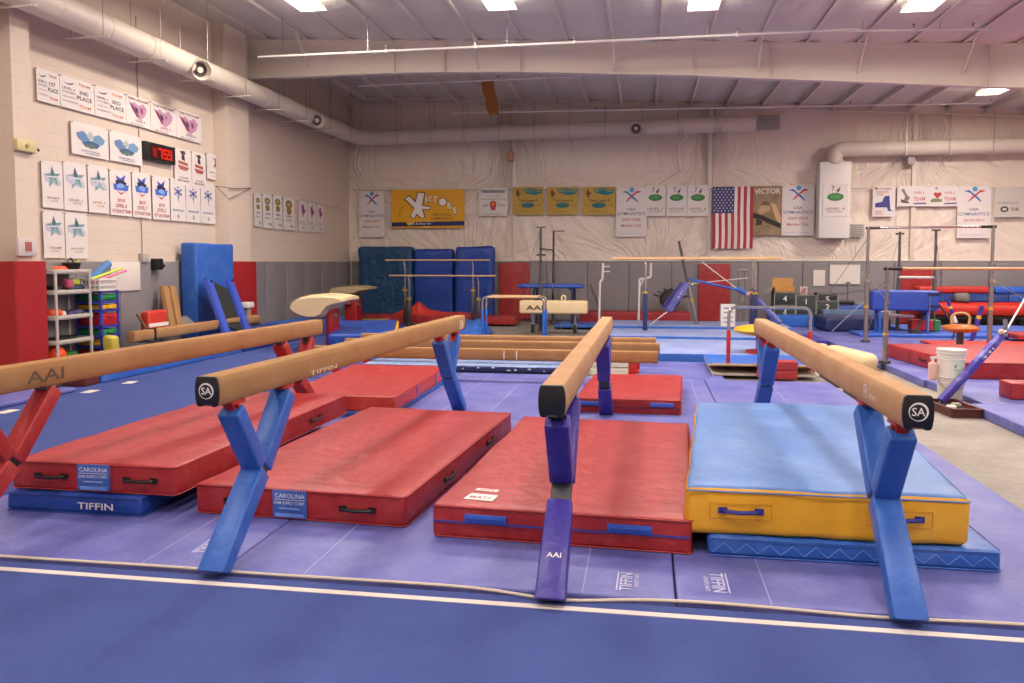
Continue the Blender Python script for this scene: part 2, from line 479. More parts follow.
mb = MB(); mb.box(XL, XR, YB-.12, YB-.05, 1.70, 1.74, OFFW); trim(mb, bevel=.008)      # ledge above the padding
# left wall: painted blocks with two piers
mb = MB(); mb.box(XL-.3, XL, YF, YB+.1, ZB, 7.2, BLOCK)
yc = [(lw(16, 200, -8.5)[0], lw(33, 150, -8.5)[0]), (lw(228, 200, -8.5)[0], lw(250, 200, -8.5)[0])]
for a, b in yc+[(yc[0][0]-6.6, yc[0][1]-6.6)]:
    mb.box(XL-.1, -8.5, a, b, ZB, 7.0, BLOCK)
struct(mb.build('wall_left', smooth=False))
mb = MB(); mb.box(XR, XR+.3, YF, YB, ZB, 6, BLOCK); struct(mb.build('wall_right', smooth=False))
mb = MB(); mb.box(XL-.3, XR+.3, YF-.3, YF, ZB, 7, BLOCK); struct(mb.build('wall_front', smooth=False))

# carpets and floor mats
mb = MB(); mb.box(XL+.40, XR-.5, YF+.5, 3.93, ZB+.001, -.008, CARPET)
mb.box(XL+.40, -4.55, 3.93, 22.9, ZB+.001, -.008, CARPET)
tag(mb.build('carpet', smooth=False), 'dark blue carpet of the spring floor filling the foreground and left side', 'carpet')
mb = MB(); mb.box(XL+.3, XR-.8, 3.80, 3.845, -.0079, -.0045, flat('cfc4bd', .8))
tag(mb.build('boundary_tape', smooth=False), 'straight white boundary tape on the blue carpet in front', 'tape')
# beige cord edging where mats meet carpet
mb = MB(); pts = []
for i in range(91):
    x = -4.7+i*(7.6/90)
    y = 3.975+.015*noise.noise(Vector((x*1.3, 0, 0)))-.07*math.exp(-((x+.40)/.3)**2)-.02*math.exp(-((x-1.1)/.4)**2)
    pts.append((x, y, .002))
mb.tube(pts, .008, flat('d4c6b4', .9), n=6)
tag(mb.build('edge_cord'), 'beige cord edging between the purple floor mats and the blue carpet', 'cord')
def floor_mat(x0_, x1_, y0_, y1_, label, mat=PUR, z0=ZB+.001, z1=0.0, folds=(), cross=(), group='purple folding floor mats', name='folding_mat', side=None):
    t = thing(name, label, 'mat', ((x0_+x1_)/2, y0_, z0), 0, group)
    w = (x1_-x0_)/2; d = y1_-y0_
    mb = MB(); soft_box(mb, -w+.004, w-.004, .004, d-.004, 0, z1-z0, mat, r=.012, amp=.0015, step=.3, seed=x0_*3+y0_, side_mat=side)
    mb.build('cover', t)
    for f in folds:
        mb = MB(); mb.box(f-(x0_+x1_)/2-.003, f-(x0_+x1_)/2+.003, .02, d-.02, z1-z0-.004, z1-z0+.0016, flat('9c9ec8', .7)); mb.build('fold_seam', t, smooth=False)
    for f in cross:
        mb = MB(); mb.box(-w+.02, w-.02, f-y0_-.004, f-y0_+.004, z1-z0-.004, z1-z0+.0016, flat('8284bc', .7)); mb.build('fold_seam', t, smooth=False)
    return t
fm = []
fm.append(floor_mat(-4.55, -2.27, 3.99, 8.2, 'purple floor mat under the leftmost red landing mat and thin blue mats', folds=(-2.76,)))
fm.append(floor_mat(-2.27, .17, 3.99, 8.2, 'purple floor mat under the central red landing mat and the beam above it', folds=(-.3, -1.8)))
fm.append(floor_mat(.17, 2.55, 3.99, 8.2, 'purple floor mat under the yellow and blue crash mat', folds=(.63,)))
fm.append(floor_mat(-4.55, -2.75, 8.2, 11.9, 'purple floor mat below the far left red landing mat'))
fm.append(floor_mat(-2.75, -.95, 8.2, 11.9, 'bare purple floor mat between the two far red landing mats', folds=(-2.25, -1.7)))
fm.append(floor_mat(-.95, .85, 8.2, 11.75, 'purple floor mat below the far central red landing mat', folds=(.65,)))
fm.append(floor_mat(.85, 2.55, 8.2, 11.75, 'bare purple floor mat beside the concrete aisle, beyond the yellow crash mat', folds=(1.7,)))
fm.append(floor_mat(-.2, 1.15, 11.77, 13.8, 'purple floor mat in front of the light blue mats and springboard', cross=(12.8,)))
def tiffin(px, py, dx_, dy_, L):
    x, y = fl(px, py)
    mb = MB(); W_ = flat('c8c8e4', .7)
    M = plane_M((x, y, .0032), (dx_, dy_, 0), (-dy_, dx_, 0))
    text_on(mb, 'TIFFIN', M, L, L*.26, W_)
    mb.box(-L/2, L/2, L*.17, L*.20, 0, .0004, W_, M)
    text_on(mb, 'ATHLETIC MATS', M @ Matrix.Translation((L*.1, -L*.23, 0)), L*.75, L*.09, W_)
    return mb
for (px, py, dx_, dy_, L, i) in ((209, 546, -.05, 1, .24, 0), (626, 582, 0.02, 1, .24, 1), (718, 583, .0, -1, .26, 2)):
    mb = tiffin(px, py, dx_, dy_, L); o = mb.build('printed_lettering', smooth=False, recalc=False)
    o.parent = fm[i]; o.matrix_parent_inverse = Matrix.Translation(-fm[i].location)
# raised light blue runs behind
floor_mat(-.9, 2.45, 13.95, 16.6, 'light blue thick floor mat, near step behind the springboard', LBM, z1=.12, side=BLU, group='light blue stepped mats', cross=(15.3,))
floor_mat(-.9, 2.45, 16.65, 18.55, 'pale blue floor mat, middle step behind the low wooden beams', LBM, z1=.17, side=BLU, group='light blue stepped mats')
floor_mat(-1.0, 3.25, 18.6, 20.4, 'blue floor mat in front of the red mats at the wall', LBM, z1=.22, side=BLU, group='light blue stepped mats')
floor_mat(-4.4, -.95, 12.9, 17.9, 'grey blue carpeted mat behind the low wooden beams', grunge('grey blue', '6a7ea8', '94a4c4', 3, .4, .7, .8, .8, 20, .2, .01), z1=.02, group='light blue stepped mats')
# right side platform
edge = (3.58, 3.62)
ys_ = [4.2, 6.1, 7.95, 9.9, 11.8, 13.7, 15.6, 17.5]
for k, (a, b) in enumerate(zip(ys_, ys_[1:])):
    floor_mat((3.68, 3.68, 3.70, 3.84, 3.79, 3.76, 3.74)[k], 7.3, a, b, ['purple mat at the near right edge of the right platform', 'purple mat right beside the small red block', 'purple mat beside the brown chalk tray', 'purple mat beside the stacked white buckets',
              'purple mat under the big red mat on the right', 'purple mat at the foot of the high bar post', 'purple mat behind the high bar post'][k], z1=.06, group='purple platform mats right of the aisle')
floor_mat(3.3, 9.2, 17.55, 21.2, 'purple blue mat under the dark navy crash mat by the wall', z1=.06, group='purple platform mats right of the aisle')
floor_mat(7.35, 12.6, 6.0, 13.5, 'purple mat at the far right beyond the picture edge bars', z1=.06, group='purple platform mats right of the aisle')
mb = MB(); soft_box(mb, 3.05, 3.69, 17.2, 18.6, ZB+.002, .08, PPAD, r=.02, amp=.003)
tag(mb.build('corner_mat'), 'small purple mat corner jutting into the concrete aisle', 'mat')

# wall padding
def wall_pads(name, label, along, x0_, x1_, zt, n, gaps=()):
    t = thing(name, label, 'wall padding')
    w = (x1_-x0_)/n
    for k in range(n):
        a = x0_+k*w; b = a+w
        mb = MB()
        if along == 'x': soft_box(mb, a+.004, b-.004, YB-.16, YB-.075, .0, zt, GRAYP, r=.02, amp=.003, step=.5, seed=k)
        else: soft_box(mb, XL+.005, XL+.07, a+.004, b-.004, .0, zt, GRAYP, r=.02, amp=.003, step=.5, seed=k)
        mb.build('panel', t)
    return t
wall_pads('wall_padding', 'grey padding panels along the foot of the back wall', 'x', XL+.08, XR-.1, 1.69, 20)
wall_pads('wall_padding', 'grey padding on the left block wall between the two piers', 'y', yc[0][1]+.02, yc[1][0]-.02, 1.69, 5)
wall_pads('wall_padding', 'grey padding on the left block wall near the back corner', 'y', yc[1][1]+.1, YB-.2, 1.69, 6)
def pier_pad(a, b, label):
    mb = MB(); x_ = -8.418; a -= .085; b += .085
    poly = [(XL+.012, a), (x_-.02, a), (x_, a+.02), (x_, b-.02), (x_-.02, b), (XL+.012, b), (XL+.012, b-.078), (-8.495, b-.078), (-8.495, a+.078), (XL+.012, a+.078)]
    mb.prism(poly, 0, -1.69, RED2, Matrix.Rotation(-PI/2, 4, 'X'))
    return tag(mb.build('pier_pad'), label, 'wall padding')
pier_pad(lw(16, 300, -8.42)[0]+.09, lw(48, 300, -8.42)[0]-.09, 'red pad wrapped around the nearest pier of the left wall')
pier_pad(yc[1][0], yc[1][1], 'red pad wrapped around the second pier, behind the blue ramps')
for (pa, pb, pt, lab) in ((499, 530, 262.5, 'red upright wall pad between the blue mats and the blue table'),
                          (698, 730, 264, 'red upright wall pad below the flag'), (899, 932, 267, 'red upright wall pad behind the blue padded block')):
    a = bw(pa, 300, YB-.2)[0]; b = bw(pb, 300, YB-.2)[0]; zt = bw(pa, pt, YB-.2)[1]
    mb = MB(); soft_box(mb, a, b, YB-.25, YB-.165, 0.02, zt, RED, r=.025, amp=.004, step=.4)
    tag(mb.build('wall_pad'), lab, 'wall padding')

# ducts
def duct(pts, r, label, rings=(), nozz=(), name='air_duct'):
    t = thing(name, label, 'duct', pts[0])
    o0 = Vector(pts[0]); q = [Vector(p)-o0 for p in pts]
    mb = MB(); mb.tube(q, r, DUCT, n=24, fillet=.7, fs_=6); mb.build('pipe', t)
    for s, (p, d) in enumerate(rings):
        p = Vector(p)-o0; d = Vector(d).normalized()
        mb = MB(); a, b, dd = frame_of(d)
        mb.cyl(p-d*.012, p+d*.012, r+.006, DUCT, n=24); mb.build('band', t)
    for (p, d) in nozz:
        p = Vector(p)-o0; d = Vector(d).normalized()
        mb = MB(); mb.cyl(p, p+d*(r+.20), r*.98, DUCT, r1=r*.82, n=20, cap=False)
        mb.cyl(p+d*(r+.20), p+d*(r+.10), r*.82, DUCT, r1=r*.62, n=20, cap=False)
        nz = mb.build('nozzle', t)
        mb = MB(); mb.cyl(p+d*(r+.07), p+d*(r+.09), r*.70, DSTEEL, n=20)
        mb.cyl(p+d*(r+.09), p+d*(r+.13), r*.25, DUCT, n=12); mb.build('damper', nz)
    return t
dz = 5.25; dX = -8.22; dY = 22.5
xe = bw(755, 121, dY)[0]
rg = [((dX, y, dz), (0, 1, 0)) for y in [4+1.05*k for k in range(17)]]
nz_ = []
for px in (190, 308):
    yy = lw(px, 70, dX)[0]; nz_.append(((dX, yy+.1, dz-.02), (1, -.75, -.35)))
duct([(dX, YF+1, dz), (dX, dY, dz), (xe, dY, dz+.12)], .21, 'long white round air duct along the left wall and turning along the back wall',
     rg+[((x, dY, dz), (1, 0, 0)) for x in [-7+1.0*k for k in range(10)]], nz_+[((bw(636, 130, dY)[0], dY, dz+.05), (0, -1, -.1))])
bx0 = bw(820, 162, 22.75)[0]; bx1 = bw(851, 162, 22.75)[0]
bzt = bw(836, 162, 22.75)[1]; bzb = bw(836, 238, 22.75)[1]
bc = (bx0+bx1)/2; dz2 = bw(1000, 145, 22.7)[1]
duct([(bc, 22.85, bzt-.05), (bc, 22.85, dz2), (XR, 22.85, dz2)], .20, 'white round duct elbow rising from the wall box and running right',
     [((x, 22.85, dz2), (1, 0, 0)) for x in [6.2+1.05*k for k in range(8)]])
# wall box
t = thing('air_handler_box', 'tall white metal box on the back wall with a poster on it', 'box', (bc, 23.0, bzb))
mb = MB(); mb.box(bx0-bc, bx1-bc, -.3, .22, 0, bzt-bzb, WHT); mb.build('casing', t, bevel=.01)
mb = MB(); mb.cyl((0, -.15, bzt-bzb), (0, -.15, bzt-bzb+.05), .24, DUCT, n=24); mb.build('collar', t)
# louvre beside the duct end, and a lower one
for (xa, ya, xb, yb, lab) in ((758, 116, 780, 130, 'small louvred vent by the open end of the long duct'), (850, 224, 864, 237, 'small grey louvred vent beside the white wall box')):
    a, zt_ = bw(xa, ya, 23.1); b, zb_ = bw(xb, yb, 23.1)
    t = thing('wall_vent', lab, 'vent', ((a+b)/2, 23.1, zb_)); w = (b-a)/2; h_ = zt_-zb_
    mb = MB(); mb.box(-w, w, -.02, .05, 0, h_, flat('b9b1aa', .6)); mb.build('frame', t, bevel=.005)
    mb = MB()
    for k in range(6):
        z = h_*(.12+.15*k); mb.box(-w+.03, w-.03, -.035, -.02, z, z+h_*.05, flat('837c78', .6))
    mb.build('slats', t)
# trapeze hangers: angle brackets under the duct
for k in range(12):
    y = 5.2+1.45*k
    mb = MB(); zz = zc(dX)-.15
    for sx_ in (-.27, .27): mb.cyl((sx_, 0, 0), (sx_, 0, zz-(dz-.23)), .006, STEEL, n=6)
    mb.bar((-.36, 0, 0), (.36, 0, 0), .04, .02, STRUC)
    tag(mb.build('duct_hanger', loc=(dX, y, dz-.235)), 'thin rod and bracket hanger carrying the left duct', 'hanger', 'hangers carrying the left duct')
for k in range(10):
    x = -7+.98*k; mb = MB()
    for sy_ in (-.25, .25): mb.cyl((0, sy_, 0), (0, sy_, zc(x)-.15-(dz-.23)), .006, STEEL, n=6)
    mb.bar((0, -.32, 0), (0, .32, 0), .03, .02, STRUC)
    tag(mb.build('duct_hanger', loc=(x, dY, dz-.235)), 'thin rod and bracket hanger carrying the back wall duct', 'hanger', 'hangers carrying the back wall duct')
for k in range(7):
    x = 6.7+1.05*k; mb = MB()
    mb.cyl((0, -.23, 0), (0, -.23, zc(x)-.15-(dz2-.23)), .006, STEEL, n=6)
    mb.bar((0, -.32, 0), (0, .28, 0), .03, .02, STRUC)
    tag(mb.build('duct_hanger', loc=(x, 22.85, dz2-.225)), 'thin rod and bracket hanger carrying the right hand duct', 'hanger', 'hangers carrying the right duct')
# sprinkler pipes
def sprinkler(pa, pb, Y, label, heads, r=.022, drops=()):
    a = P3(*pa, Y); b = P3(*pb, Y)
    t = thing('sprinkler_pipe', label, 'pipe', a)
    mb = MB(); mb.cyl((0, 0, 0), b-a, r, WHT, n=10); mb.build('pipe', t)
    for hx in heads:
        f = (bw(hx, pa[1], Y)[0]-a.x)/(b.x-a.x); p = (b-a)*f
        mb = MB(); mb.cyl(p, p+Vector((0, 0, .09)), .014, STEEL, n=8); mb.cyl(p+Vector((0, 0, .09)), p+Vector((0, 0, .1)), .035, STEEL, n=10)
        mb.cyl(p-Vector((0, 0, .03)), p+Vector((0, 0, .03)), .032, WHT, n=10)
        mb.build('sprinkler_head', t)
    for hx in drops:
        f = (bw(hx, pa[1], Y)[0]-a.x)/(b.x-a.x); p = (b-a)*f; w = a+p
        mb = MB(); mb.cyl(p, (p.x, p.y, zc(w.x)-.1-a.z), .007, STEEL, n=6); mb.build('hanger_rod', t)
sprinkler((258, 57), (860, 29), 15.0, 'white sprinkler pipe hung in front of the big rafter', (386, 475, 574, 737), drops=(283, 368, 507, 707))
sprinkler((839, 31), (990, 29), 15.2, 'short white sprinkler pipe at the upper right in front of the rafter', (914, 973), drops=(863, 940))
sprinkler((358, 86), (586, 76), 19.0, 'white sprinkler pipe behind the big rafter', (498,), drops=(400, 540))
sprinkler((452, 113), (992, 103), 21.5, 'white sprinkler pipe low along the back wall', (596, 850, 991), r=.02, drops=(520, 680, 930))
# strip lights
def strip_light(x, y, label, power=1.0, rz=0):
    z = zc(x)-.30
    t = thing('ceiling_light', label, 'light', (x, y, z), rz, 'high bay ceiling lights')
    mb = MB(); mb.add([(-.21, -.60, .09), (.21, -.60, .09), (.21, .60, .09), (-.21, .60, .09), (-.25, -.60, .0), (.25, -.60, .0), (.25, .60, .0), (-.25, .60, .0)],
                      [(0, 1, 2, 3), (0, 4, 5, 1), (1, 5, 6, 2), (2, 6, 7, 3), (3, 7, 4, 0)], WHT)
    mb.build('housing', t, recalc=False, smooth=False)
    for k in range(6):
        xx = -.19+.076*k; mb = MB(); mb.cyl((xx, -.58, .03), (xx, .58, .03), .015, emit('fff2e6', 26), n=8); mb.build('tube', t)
    mb = MB()
    for s in (-.5, .5): mb.cyl((0, s, .09), (0, s, .2), .006, STEEL, n=6)
    mb.build('hanger_rod', t)
    L = bpy.data.lights.new('lamp', 'AREA'); L.shape = 'RECTANGLE'; L.size = .55; L.size_y = 1.15; L.energy = LAMP*power; L.color = LCOL
    o = bpy.data.objects.new('lamp', L); COL.objects.link(o); o.parent = t; o.location = (0, 0, -.01)
    L = bpy.data.lights.new('lamp', 'AREA'); L.shape = 'RECTANGLE'; L.size = .5; L.size_y = 1.1; L.energy = LAMP*UPF*power; L.color = (1, .92, .82)
    o = bpy.data.objects.new('lamp', L); COL.objects.link(o); o.parent = t; o.location = (0, 0, .12); o.rotation_euler = (PI, 0, 0)
LAMP = 190; LCOL = (1, .885, .80); UPF = .55
xs4 = []
for px, py, lab in ((301, 2, 'lit ceiling light at the upper left, left one of the front row'), (497, 0, 'lit ceiling light second from left in the front row'),
                    (705, 0, 'lit ceiling light third from left in the front row'), (928, 2, 'lit ceiling light at the right of the front row')):
    x, y = fl(px, py, 5.95)
    x, y = fl(px, py, zc(x)-.30); xs4.append((x, y)); strip_light(x, y-.05, lab, 1.75)
x, y = fl(998, 91, 5.45); strip_light(x, y, 'lit ceiling light deep at the right, between the rafters', 2.2)
for (x, y) in [(x, y) for y in (8.0, 2.0, -4.0) for x in (-5.9, -2.4, 1.1, 4.6, 9.5)]+[(9.0, 14.5), (12.5, 14.5)]:
    strip_light(x, y, 'lit ceiling light above the camera side of the hall', 1.75 if y > 10 else .80)
# LED clock, wires, fittings on the left wall: see wall items
# ================================================================ BALANCE BEAMS AND LANDING MATS
def beam_section(s=1.0):
    pts = []
    half = [(.050, .160), (.058, .150), (.0645, .115), (.066, .080), (.0645, .045), (.058, .010), (.050, 0)]
    for x, z in half: pts.append((x*s, z))
    for x, z in reversed(half): pts.append((-x*s, z))
    return pts
def beam_body(mb, L, mat, z0=0.0, y0=0.0, s=1.0, taper=True):
    sec = beam_section(s); rings = []
    n = 10
    for k in range(n+1):
        y = y0+L*k/n; rings.append([(x, y, z0+z) for x, z in sec])
    mb.loft(rings, mat)
def ring_logo(mb, M, r, s, mat, w=None):
    n = 28; vs = []; fs = []
    for k in range(n):
        t = 2*PI*k/n
        wd = .09+.05*math.sin(t+.6)
        vs += [(math.cos(t)*r, math.sin(t)*r, 0), (math.cos(t)*r*(1-wd*1.7), math.sin(t)*r*(1-wd*1.7), 0)]
    for k in range(n):
        a = 2*k; b = 2*((k+1) % n); fs.append((a, b, b+1, a+1))
    mb.add(vs, fs, mat, M)
    text_on(mb, s, M, r*1.35, r*.9, mat)
LOGOW = flat('e6e0d8', .6)
def balance_beam(label, near, far, z, mat, leg_mat, bracket, cap_near=True, cap_mark=None, band=None, L=None, flip=1, gap=0, inset=0, foot=.0):
    near = Vector((near[0], near[1], 0)); far = Vector((far[0], far[1], 0))
    d = far-near; L = L or d.length; rz = math.atan2(-d.x, d.y)
    t = thing('balance_beam', label, 'balance beam', (near.x, near.y, 0), rz)
    mb = MB(); beam_body(mb, L-.012*2, mat, z-.16, .012); mb.build('beam_body', t, bevel=.004, seg=2, ang=50)
    for yy, s in ((0.012, -1), (L-.012, 1)):
        mb = MB()
        prof = [(x*1.03, zz) for x, zz in beam_section()]
        # cap with a notch at the bottom
        a = [(x, z-.16+zz) for x, zz in prof]
        cap = a[:7]+[(.03, z-.16), (.022, z-.148), (-.022, z-.148), (-.03, z-.16)]+a[7:]
        mb.prism(cap, min(yy, yy+s*.02), max(yy, yy+s*.02), BLK if (cap_near or s > 0) else mat)
        c = mb.build('end_cap', t, bevel=.003)
        if cap_mark and s < 0:
            mb = MB(); ring_logo(mb, plane_M((0, yy-.0215, z-.076), (1, 0, 0), (0, 0, 1)), .043, cap_mark, LOGOW)
            mb.build('logo', c, smooth=False, recalc=False)
    for end in (0, 1):
        def S(s): return s+inset if end == 0 else L-s
        mb = MB(); w = .135
        up = (0, -1 if end == 0 else 1, 1)
        mb.bar((0, S(foot if end == 0 else .03), .0), (0, S(.475-gap), .455-gap), .155, .115, leg_mat, up, w1=.135, t1=.12)
        mb.v = [(x_, y_, max(z_, .001)) for x_, y_, z_ in mb.v]
        leg = mb.build('leg', t, bevel=.010, seg=3)
        mb = MB(); mb.bar((0, S(.505), .47), (0, S(.83), .865), w, .10, leg_mat, up); 
        mb.build('rear_strut_pad', leg, bevel=.014, seg=3)
        mb = MB(); mb.bar((0, S(.46), .50), (0, S(.22), .865), w*.95, .10, leg_mat, (0, 1 if end == 0 else -1, 1)); 
        mb.build('front_strut_pad', leg, bevel=.014, seg=3)
        mb = MB(); mb.bar((0, S(.40-gap), .38-gap), (0, S(.54), .52), .11, .075, band or DSTEEL, up); mb.build('fork_joint', leg, bevel=.006)
        mb = MB()
        for q in (.82, .235):
            sgn = 1 if q > .5 else -1
            mb.bar((0, S(q-.06*sgn), .80), (0, S(q+.02*sgn), .905), .06, .06, bracket, (0, 1, 1))
            mb.box(-.045, .045, min(S(q-.07), S(q+.07)), max(S(q-.07), S(q+.07)), z-.185, z-.158, bracket)
            for bx_ in (-.045, .045): mb.cyl((bx_*1.1, S(q), .885), (bx_*.7, S(q), .885), .014, STEEL, n=8)
        mb.build('mounting_bracket', leg, bevel=.006)
    return t
bB = balance_beam('high tan balance beam on blue padded legs with a white ringed mark on its black end', (-2.265, 3.88), (-2.06, 8.87), 1.08, SUEDE2, BLUM_PAD if False else BLU, REDM, cap_mark='SA', foot=.02)
bC = balance_beam('tan balance beam in the centre on dark purple padded legs, its plain black end facing forward', (-.443, 3.88), (-.408, 8.88), 1.08, SUEDE, PPAD, BLK, gap=.085, foot=-.045, band=flat('3a3a40', .5))
bD = balance_beam('right hand tan balance beam over the yellow crash mat, with a white ringed mark on its black end', (1.225, 3.86), (1.215, 8.86), 1.08, SUEDE, BLU, REDM, cap_mark='SA', foot=.03)
aF = fl(318, 319.5, 1.05); aN = fl(0, 367, 1.05); dd = (Vector(aF)-Vector(aN)).normalized(); aN = Vector(aF)-dd*5.0
X_, Y_, u_ = ray(50, 392); det_ = X_*(-dd.y)+Y_*dd.x; tt_ = (aN.x*(-dd.y)+aN.y*dd.x)/det_
A_INSET = (Vector((X_*tt_, Y_*tt_))-aN).dot(dd)-.83; print('INSET', A_INSET)
bA = balance_beam('leftmost tan balance beam on red padded legs, its near end outside the picture', aN, aF, 1.05, SUEDED, RED, DSTEEL, band=BLK, inset=A_INSET)
for o in bA.children:                                   # far cap is plain suede
    pass
# printed marks on the beam sides (local frame of the beam)
def side_text(beam, side, s, y, z, w, h, mat, rot=0, x=None):
    M = plane_M((side*(x or .0672), y, z), (0, side, 0), (0, 0, 1))
    mb = MB(); text_on(mb, s, M, w, h, mat)
    b = [c for c in beam.children if c.name.startswith('beam_body')][0]
    return mb.build('printed_mark', b, smooth=False, recalc=False)
def sy(beam, px, py, z):                                # distance along a beam for a photo point on its side
    a = beam.location; d = Vector((-math.sin(beam.rotation_euler.z), math.cos(beam.rotation_euler.z)))
    X, Y, u = ray(px, py)
    det = X*(-d.y)+Y*d.x; t = (a.x*(-d.y)+a.y*d.x)/det
    return (Vector((X*t, Y*t))-Vector((a.x, a.y))).dot(d)
s0 = sy(bA, 37, 377, 1.0); side_text(bA, 1, 'AAI', s0, .965, .30, .075, flat('5a4636', .8))
s0 = sy(bB, 315, 375, 1.0); side_text(bB, 1, 'TIFFIN', s0, .95, .42, .028, flat('e0cdb0', .8))
s0 = sy(bB, 457, 322, 1.0); side_text(bB, 1, 'SA', s0-.05, .99, .16, .10, flat('e6d8c0', .8))
s0 = sy(bC, 590, 365, 1.0)
s0 = .30
mb = MB(); ring_logo(mb, plane_M((-.0675, .62, 1.0), (0, -1, 0), (0, 0, 1)), .036, 'SA', LOGOW)
text_on(mb, 'SPORT', plane_M((-.0675, .49, .985), (0, -1, 0), (0, 0, 1)), .12, .022, LOGOW)
mb.build('printed_mark', [c for c in bD.children if c.name.startswith('beam_body')][0], smooth=False, recalc=False)
# AAI on the front of the centre beam's foot pad
lg = [c for c in bC.children if c.name.startswith('leg')][0]
n_ = Vector((0, -.648, .762)).normalized(); u_ = Vector((0, .762, .648))
mb = MB(); text_on(mb, 'AAI', plane_M(Vector((0, .135, .153))+n_*.0612, (1, 0, 0), u_), .075, .028, LOGOW); mb.build('printed_mark', lg, smooth=False, recalc=False)

def handle_bar(parent, c, w, mat, d=(1, 0, 0), out=(0, -1, 0), name='handle', flat_=False):
    c = Vector(c); d = Vector(d); out = Vector(out)
    mb = MB()
    if flat_:
        mb.bar(c-d*w/2, c+d*w/2, .05 if abs(out.z) < .5 else .05, .012, mat, out)
        mb2 = None
    else:
        p = [c-d*w/2-out*.004, c-d*w*.46+out*.022, c+out*.026-Vector((0, 0, .006)), c+d*w*.46+out*.022, c+d*w/2-out*.004]
        mb.tube(p, .012, mat, n=6, fillet=.03)
        for s in (-1, 1): mb.bar(c+d*(s*w*.5)-d*.025+out*.003, c+d*(s*w*.5)+d*.025+out*.003, .035, .008, mat, out)
    return mb.build(name, parent)
def landing_mat(label, x0_, x1_, y0_, y1_, z0, z1, rz=0, mat=RED, handles=(), handle_mat=BLK, side_handles=(), patch=None, stripe=None, cat='mat', side_mat=None, name='landing_mat', amp=.007, seed=0, group=None, r=.022, sag=0, patchtop=None, zig=False, pipe=None, skew=0):
    w = (x1_-x0_); d = y1_-y0_; h = z1-z0
    t = thing(name, label, cat, ((x0_+x1_)/2, y0_, z0), rz, group)
    M = None
    if skew: M = Matrix(((1, skew, 0, 0), (0, 1, 0, 0), (0, 0, 1, 0), (0, 0, 0, 1)))
    mb = MB(); soft_box(mb, -w/2, w/2, 0, d, 0, h, mat, r=r, amp=amp, step=.13, seed=seed, sag=sag, side_mat=side_mat, M=M, fine=.0015)
    body = mb.build('cushion', t, ang=70)
    for z_ in ((h-.006), .008) if pipe is None else pipe:     # welted seams
        mb = MB(); q = .006
        k = skew*d
        mb.tube([(-w/2-q+.02, -q, z_), (w/2-.02, -q, z_), (w/2+q, .02, z_), (w/2+q+k, d-.02, z_)], .0045, mat, n=6, fillet=.02)
        mb.build('welt', t)
    for x in handles: handle_bar(t, (x, -.006, h*.5), .2, handle_mat)
    for y in side_handles: handle_bar(t, (w/2+.006+skew*y, y, h*.5), .2, handle_mat, d=(0, 1, 0), out=(1, 0, 0))
    if stripe:
        for (a, b) in ((-w/2, w/2),):
            mb = MB(); mb.bar((a+.01, -.004, h*stripe[1]), (b-.01, -.004, h*stripe[1]), .012, .008, stripe[0], (0, -1, 0)); mb.build('seam_tape', t)
    if patch:
        px_, pw = patch
        p = MB(); p.box(px_-pw/2, px_+pw/2, -.014, -.002, .012, h-.004, flat('3c62b0', .5))
        po = p.build('label_patch', t, bevel=.003)
        m = MB(); Wm = flat('dfe0e8', .6)
        F_ = lambda x, z: plane_M((x, -.0155, z), (1, 0, 0), (0, 0, 1))
        text_on(m, 'CAROLINA', F_(px_+.004, h*.80), pw*.88, h*.15, Wm)
        m.box(px_-pw*.44, px_+pw*.44, -.0158, -.0152, h*.66, h*.68, Wm)
        text_on(m, 'GYM SUPPLY CORP.', F_(px_, h*.56), pw*.9, h*.10, Wm)
        m.box(px_-pw*.3, px_+pw*.3, -.0158, -.0152, h*.36, h*.40, flat('9db4e4', .6))
        m.build('lettering', po, smooth=False, recalc=False)
        m = MB(); m.box(px_-pw*.42, px_+pw*.42, -.0158, -.015, h*.10, h*.22, flat('6f94dc', .6)); m.build('sub_label', po, smooth=False)
    return t
# beneath beam C
mC = landing_mat('red landing mat under the central beam with blue handle straps on its front edge', -1.27, .28, 4.67, 7.55, .001, .20, -.045, handles=(), stripe=(flat('403c90', .5), .5), seed=1, skew=0)
for x in (-.44, .42): 
    mb = MB(); mb.box(x-.13, x+.13, -.02, -.004, .105, .155, flat('2e56b8', .5)); mb.box(x-.12, x+.12, -.026, -.018, .12, .14, flat('28489c', .5)); mb.build('handle', mC, bevel=.004, label='blue webbing handle')
m = MB(); Wm = flat('e8dcd8', .6)
m.add([(-.62, .14, .2025), (-.43, .12, .2025), (-.42, .25, .2025), (-.60, .27, .2025)], [(0, 1, 2, 3)], Wm)
m.add([(-.60, .34, .2025), (-.45, .32, .2025), (-.44, .37, .2025), (-.585, .39, .2025)], [(0, 1, 2, 3)], Wm)
po = m.build('label_patch', mC, smooth=False, recalc=False, label='worn white label')
m = MB(); text_on(m, 'MATS', plane_M((-.52, .185, .2032), (1, -.1, 0), (.1, 1, 0)), .14, .05, flat('b0484a', .6)); text_on(m, 'SAFE', plane_M((-.515, .355, .2032), (1, -.1, 0), (.1, 1, 0)), .10, .03, flat('b0484a', .6)); m.build('lettering', po, smooth=False, recalc=False)
mB_ = landing_mat('red landing mat with a blue maker patch, second from left on the purple mats', -2.96, -1.48, 4.86, 7.80, .001, .20, -.05, handles=(-.40, .42), patch=(-.05, .24), skew=.015, side_handles=(.9, 2.1), seed=2)
mA_ = landing_mat('left red landing mat lying on top of thin blue mats, with a blue maker patch', -4.27, -3.04, 4.80, 7.78, .135, .33, .0, skew=.015, handles=(-.72, .48) if False else (.36, ), patch=(.02, .24), side_handles=(1.0, 2.2), seed=3)
handle_bar(mA_, (-.30, -.006, .10), .2, BLK)
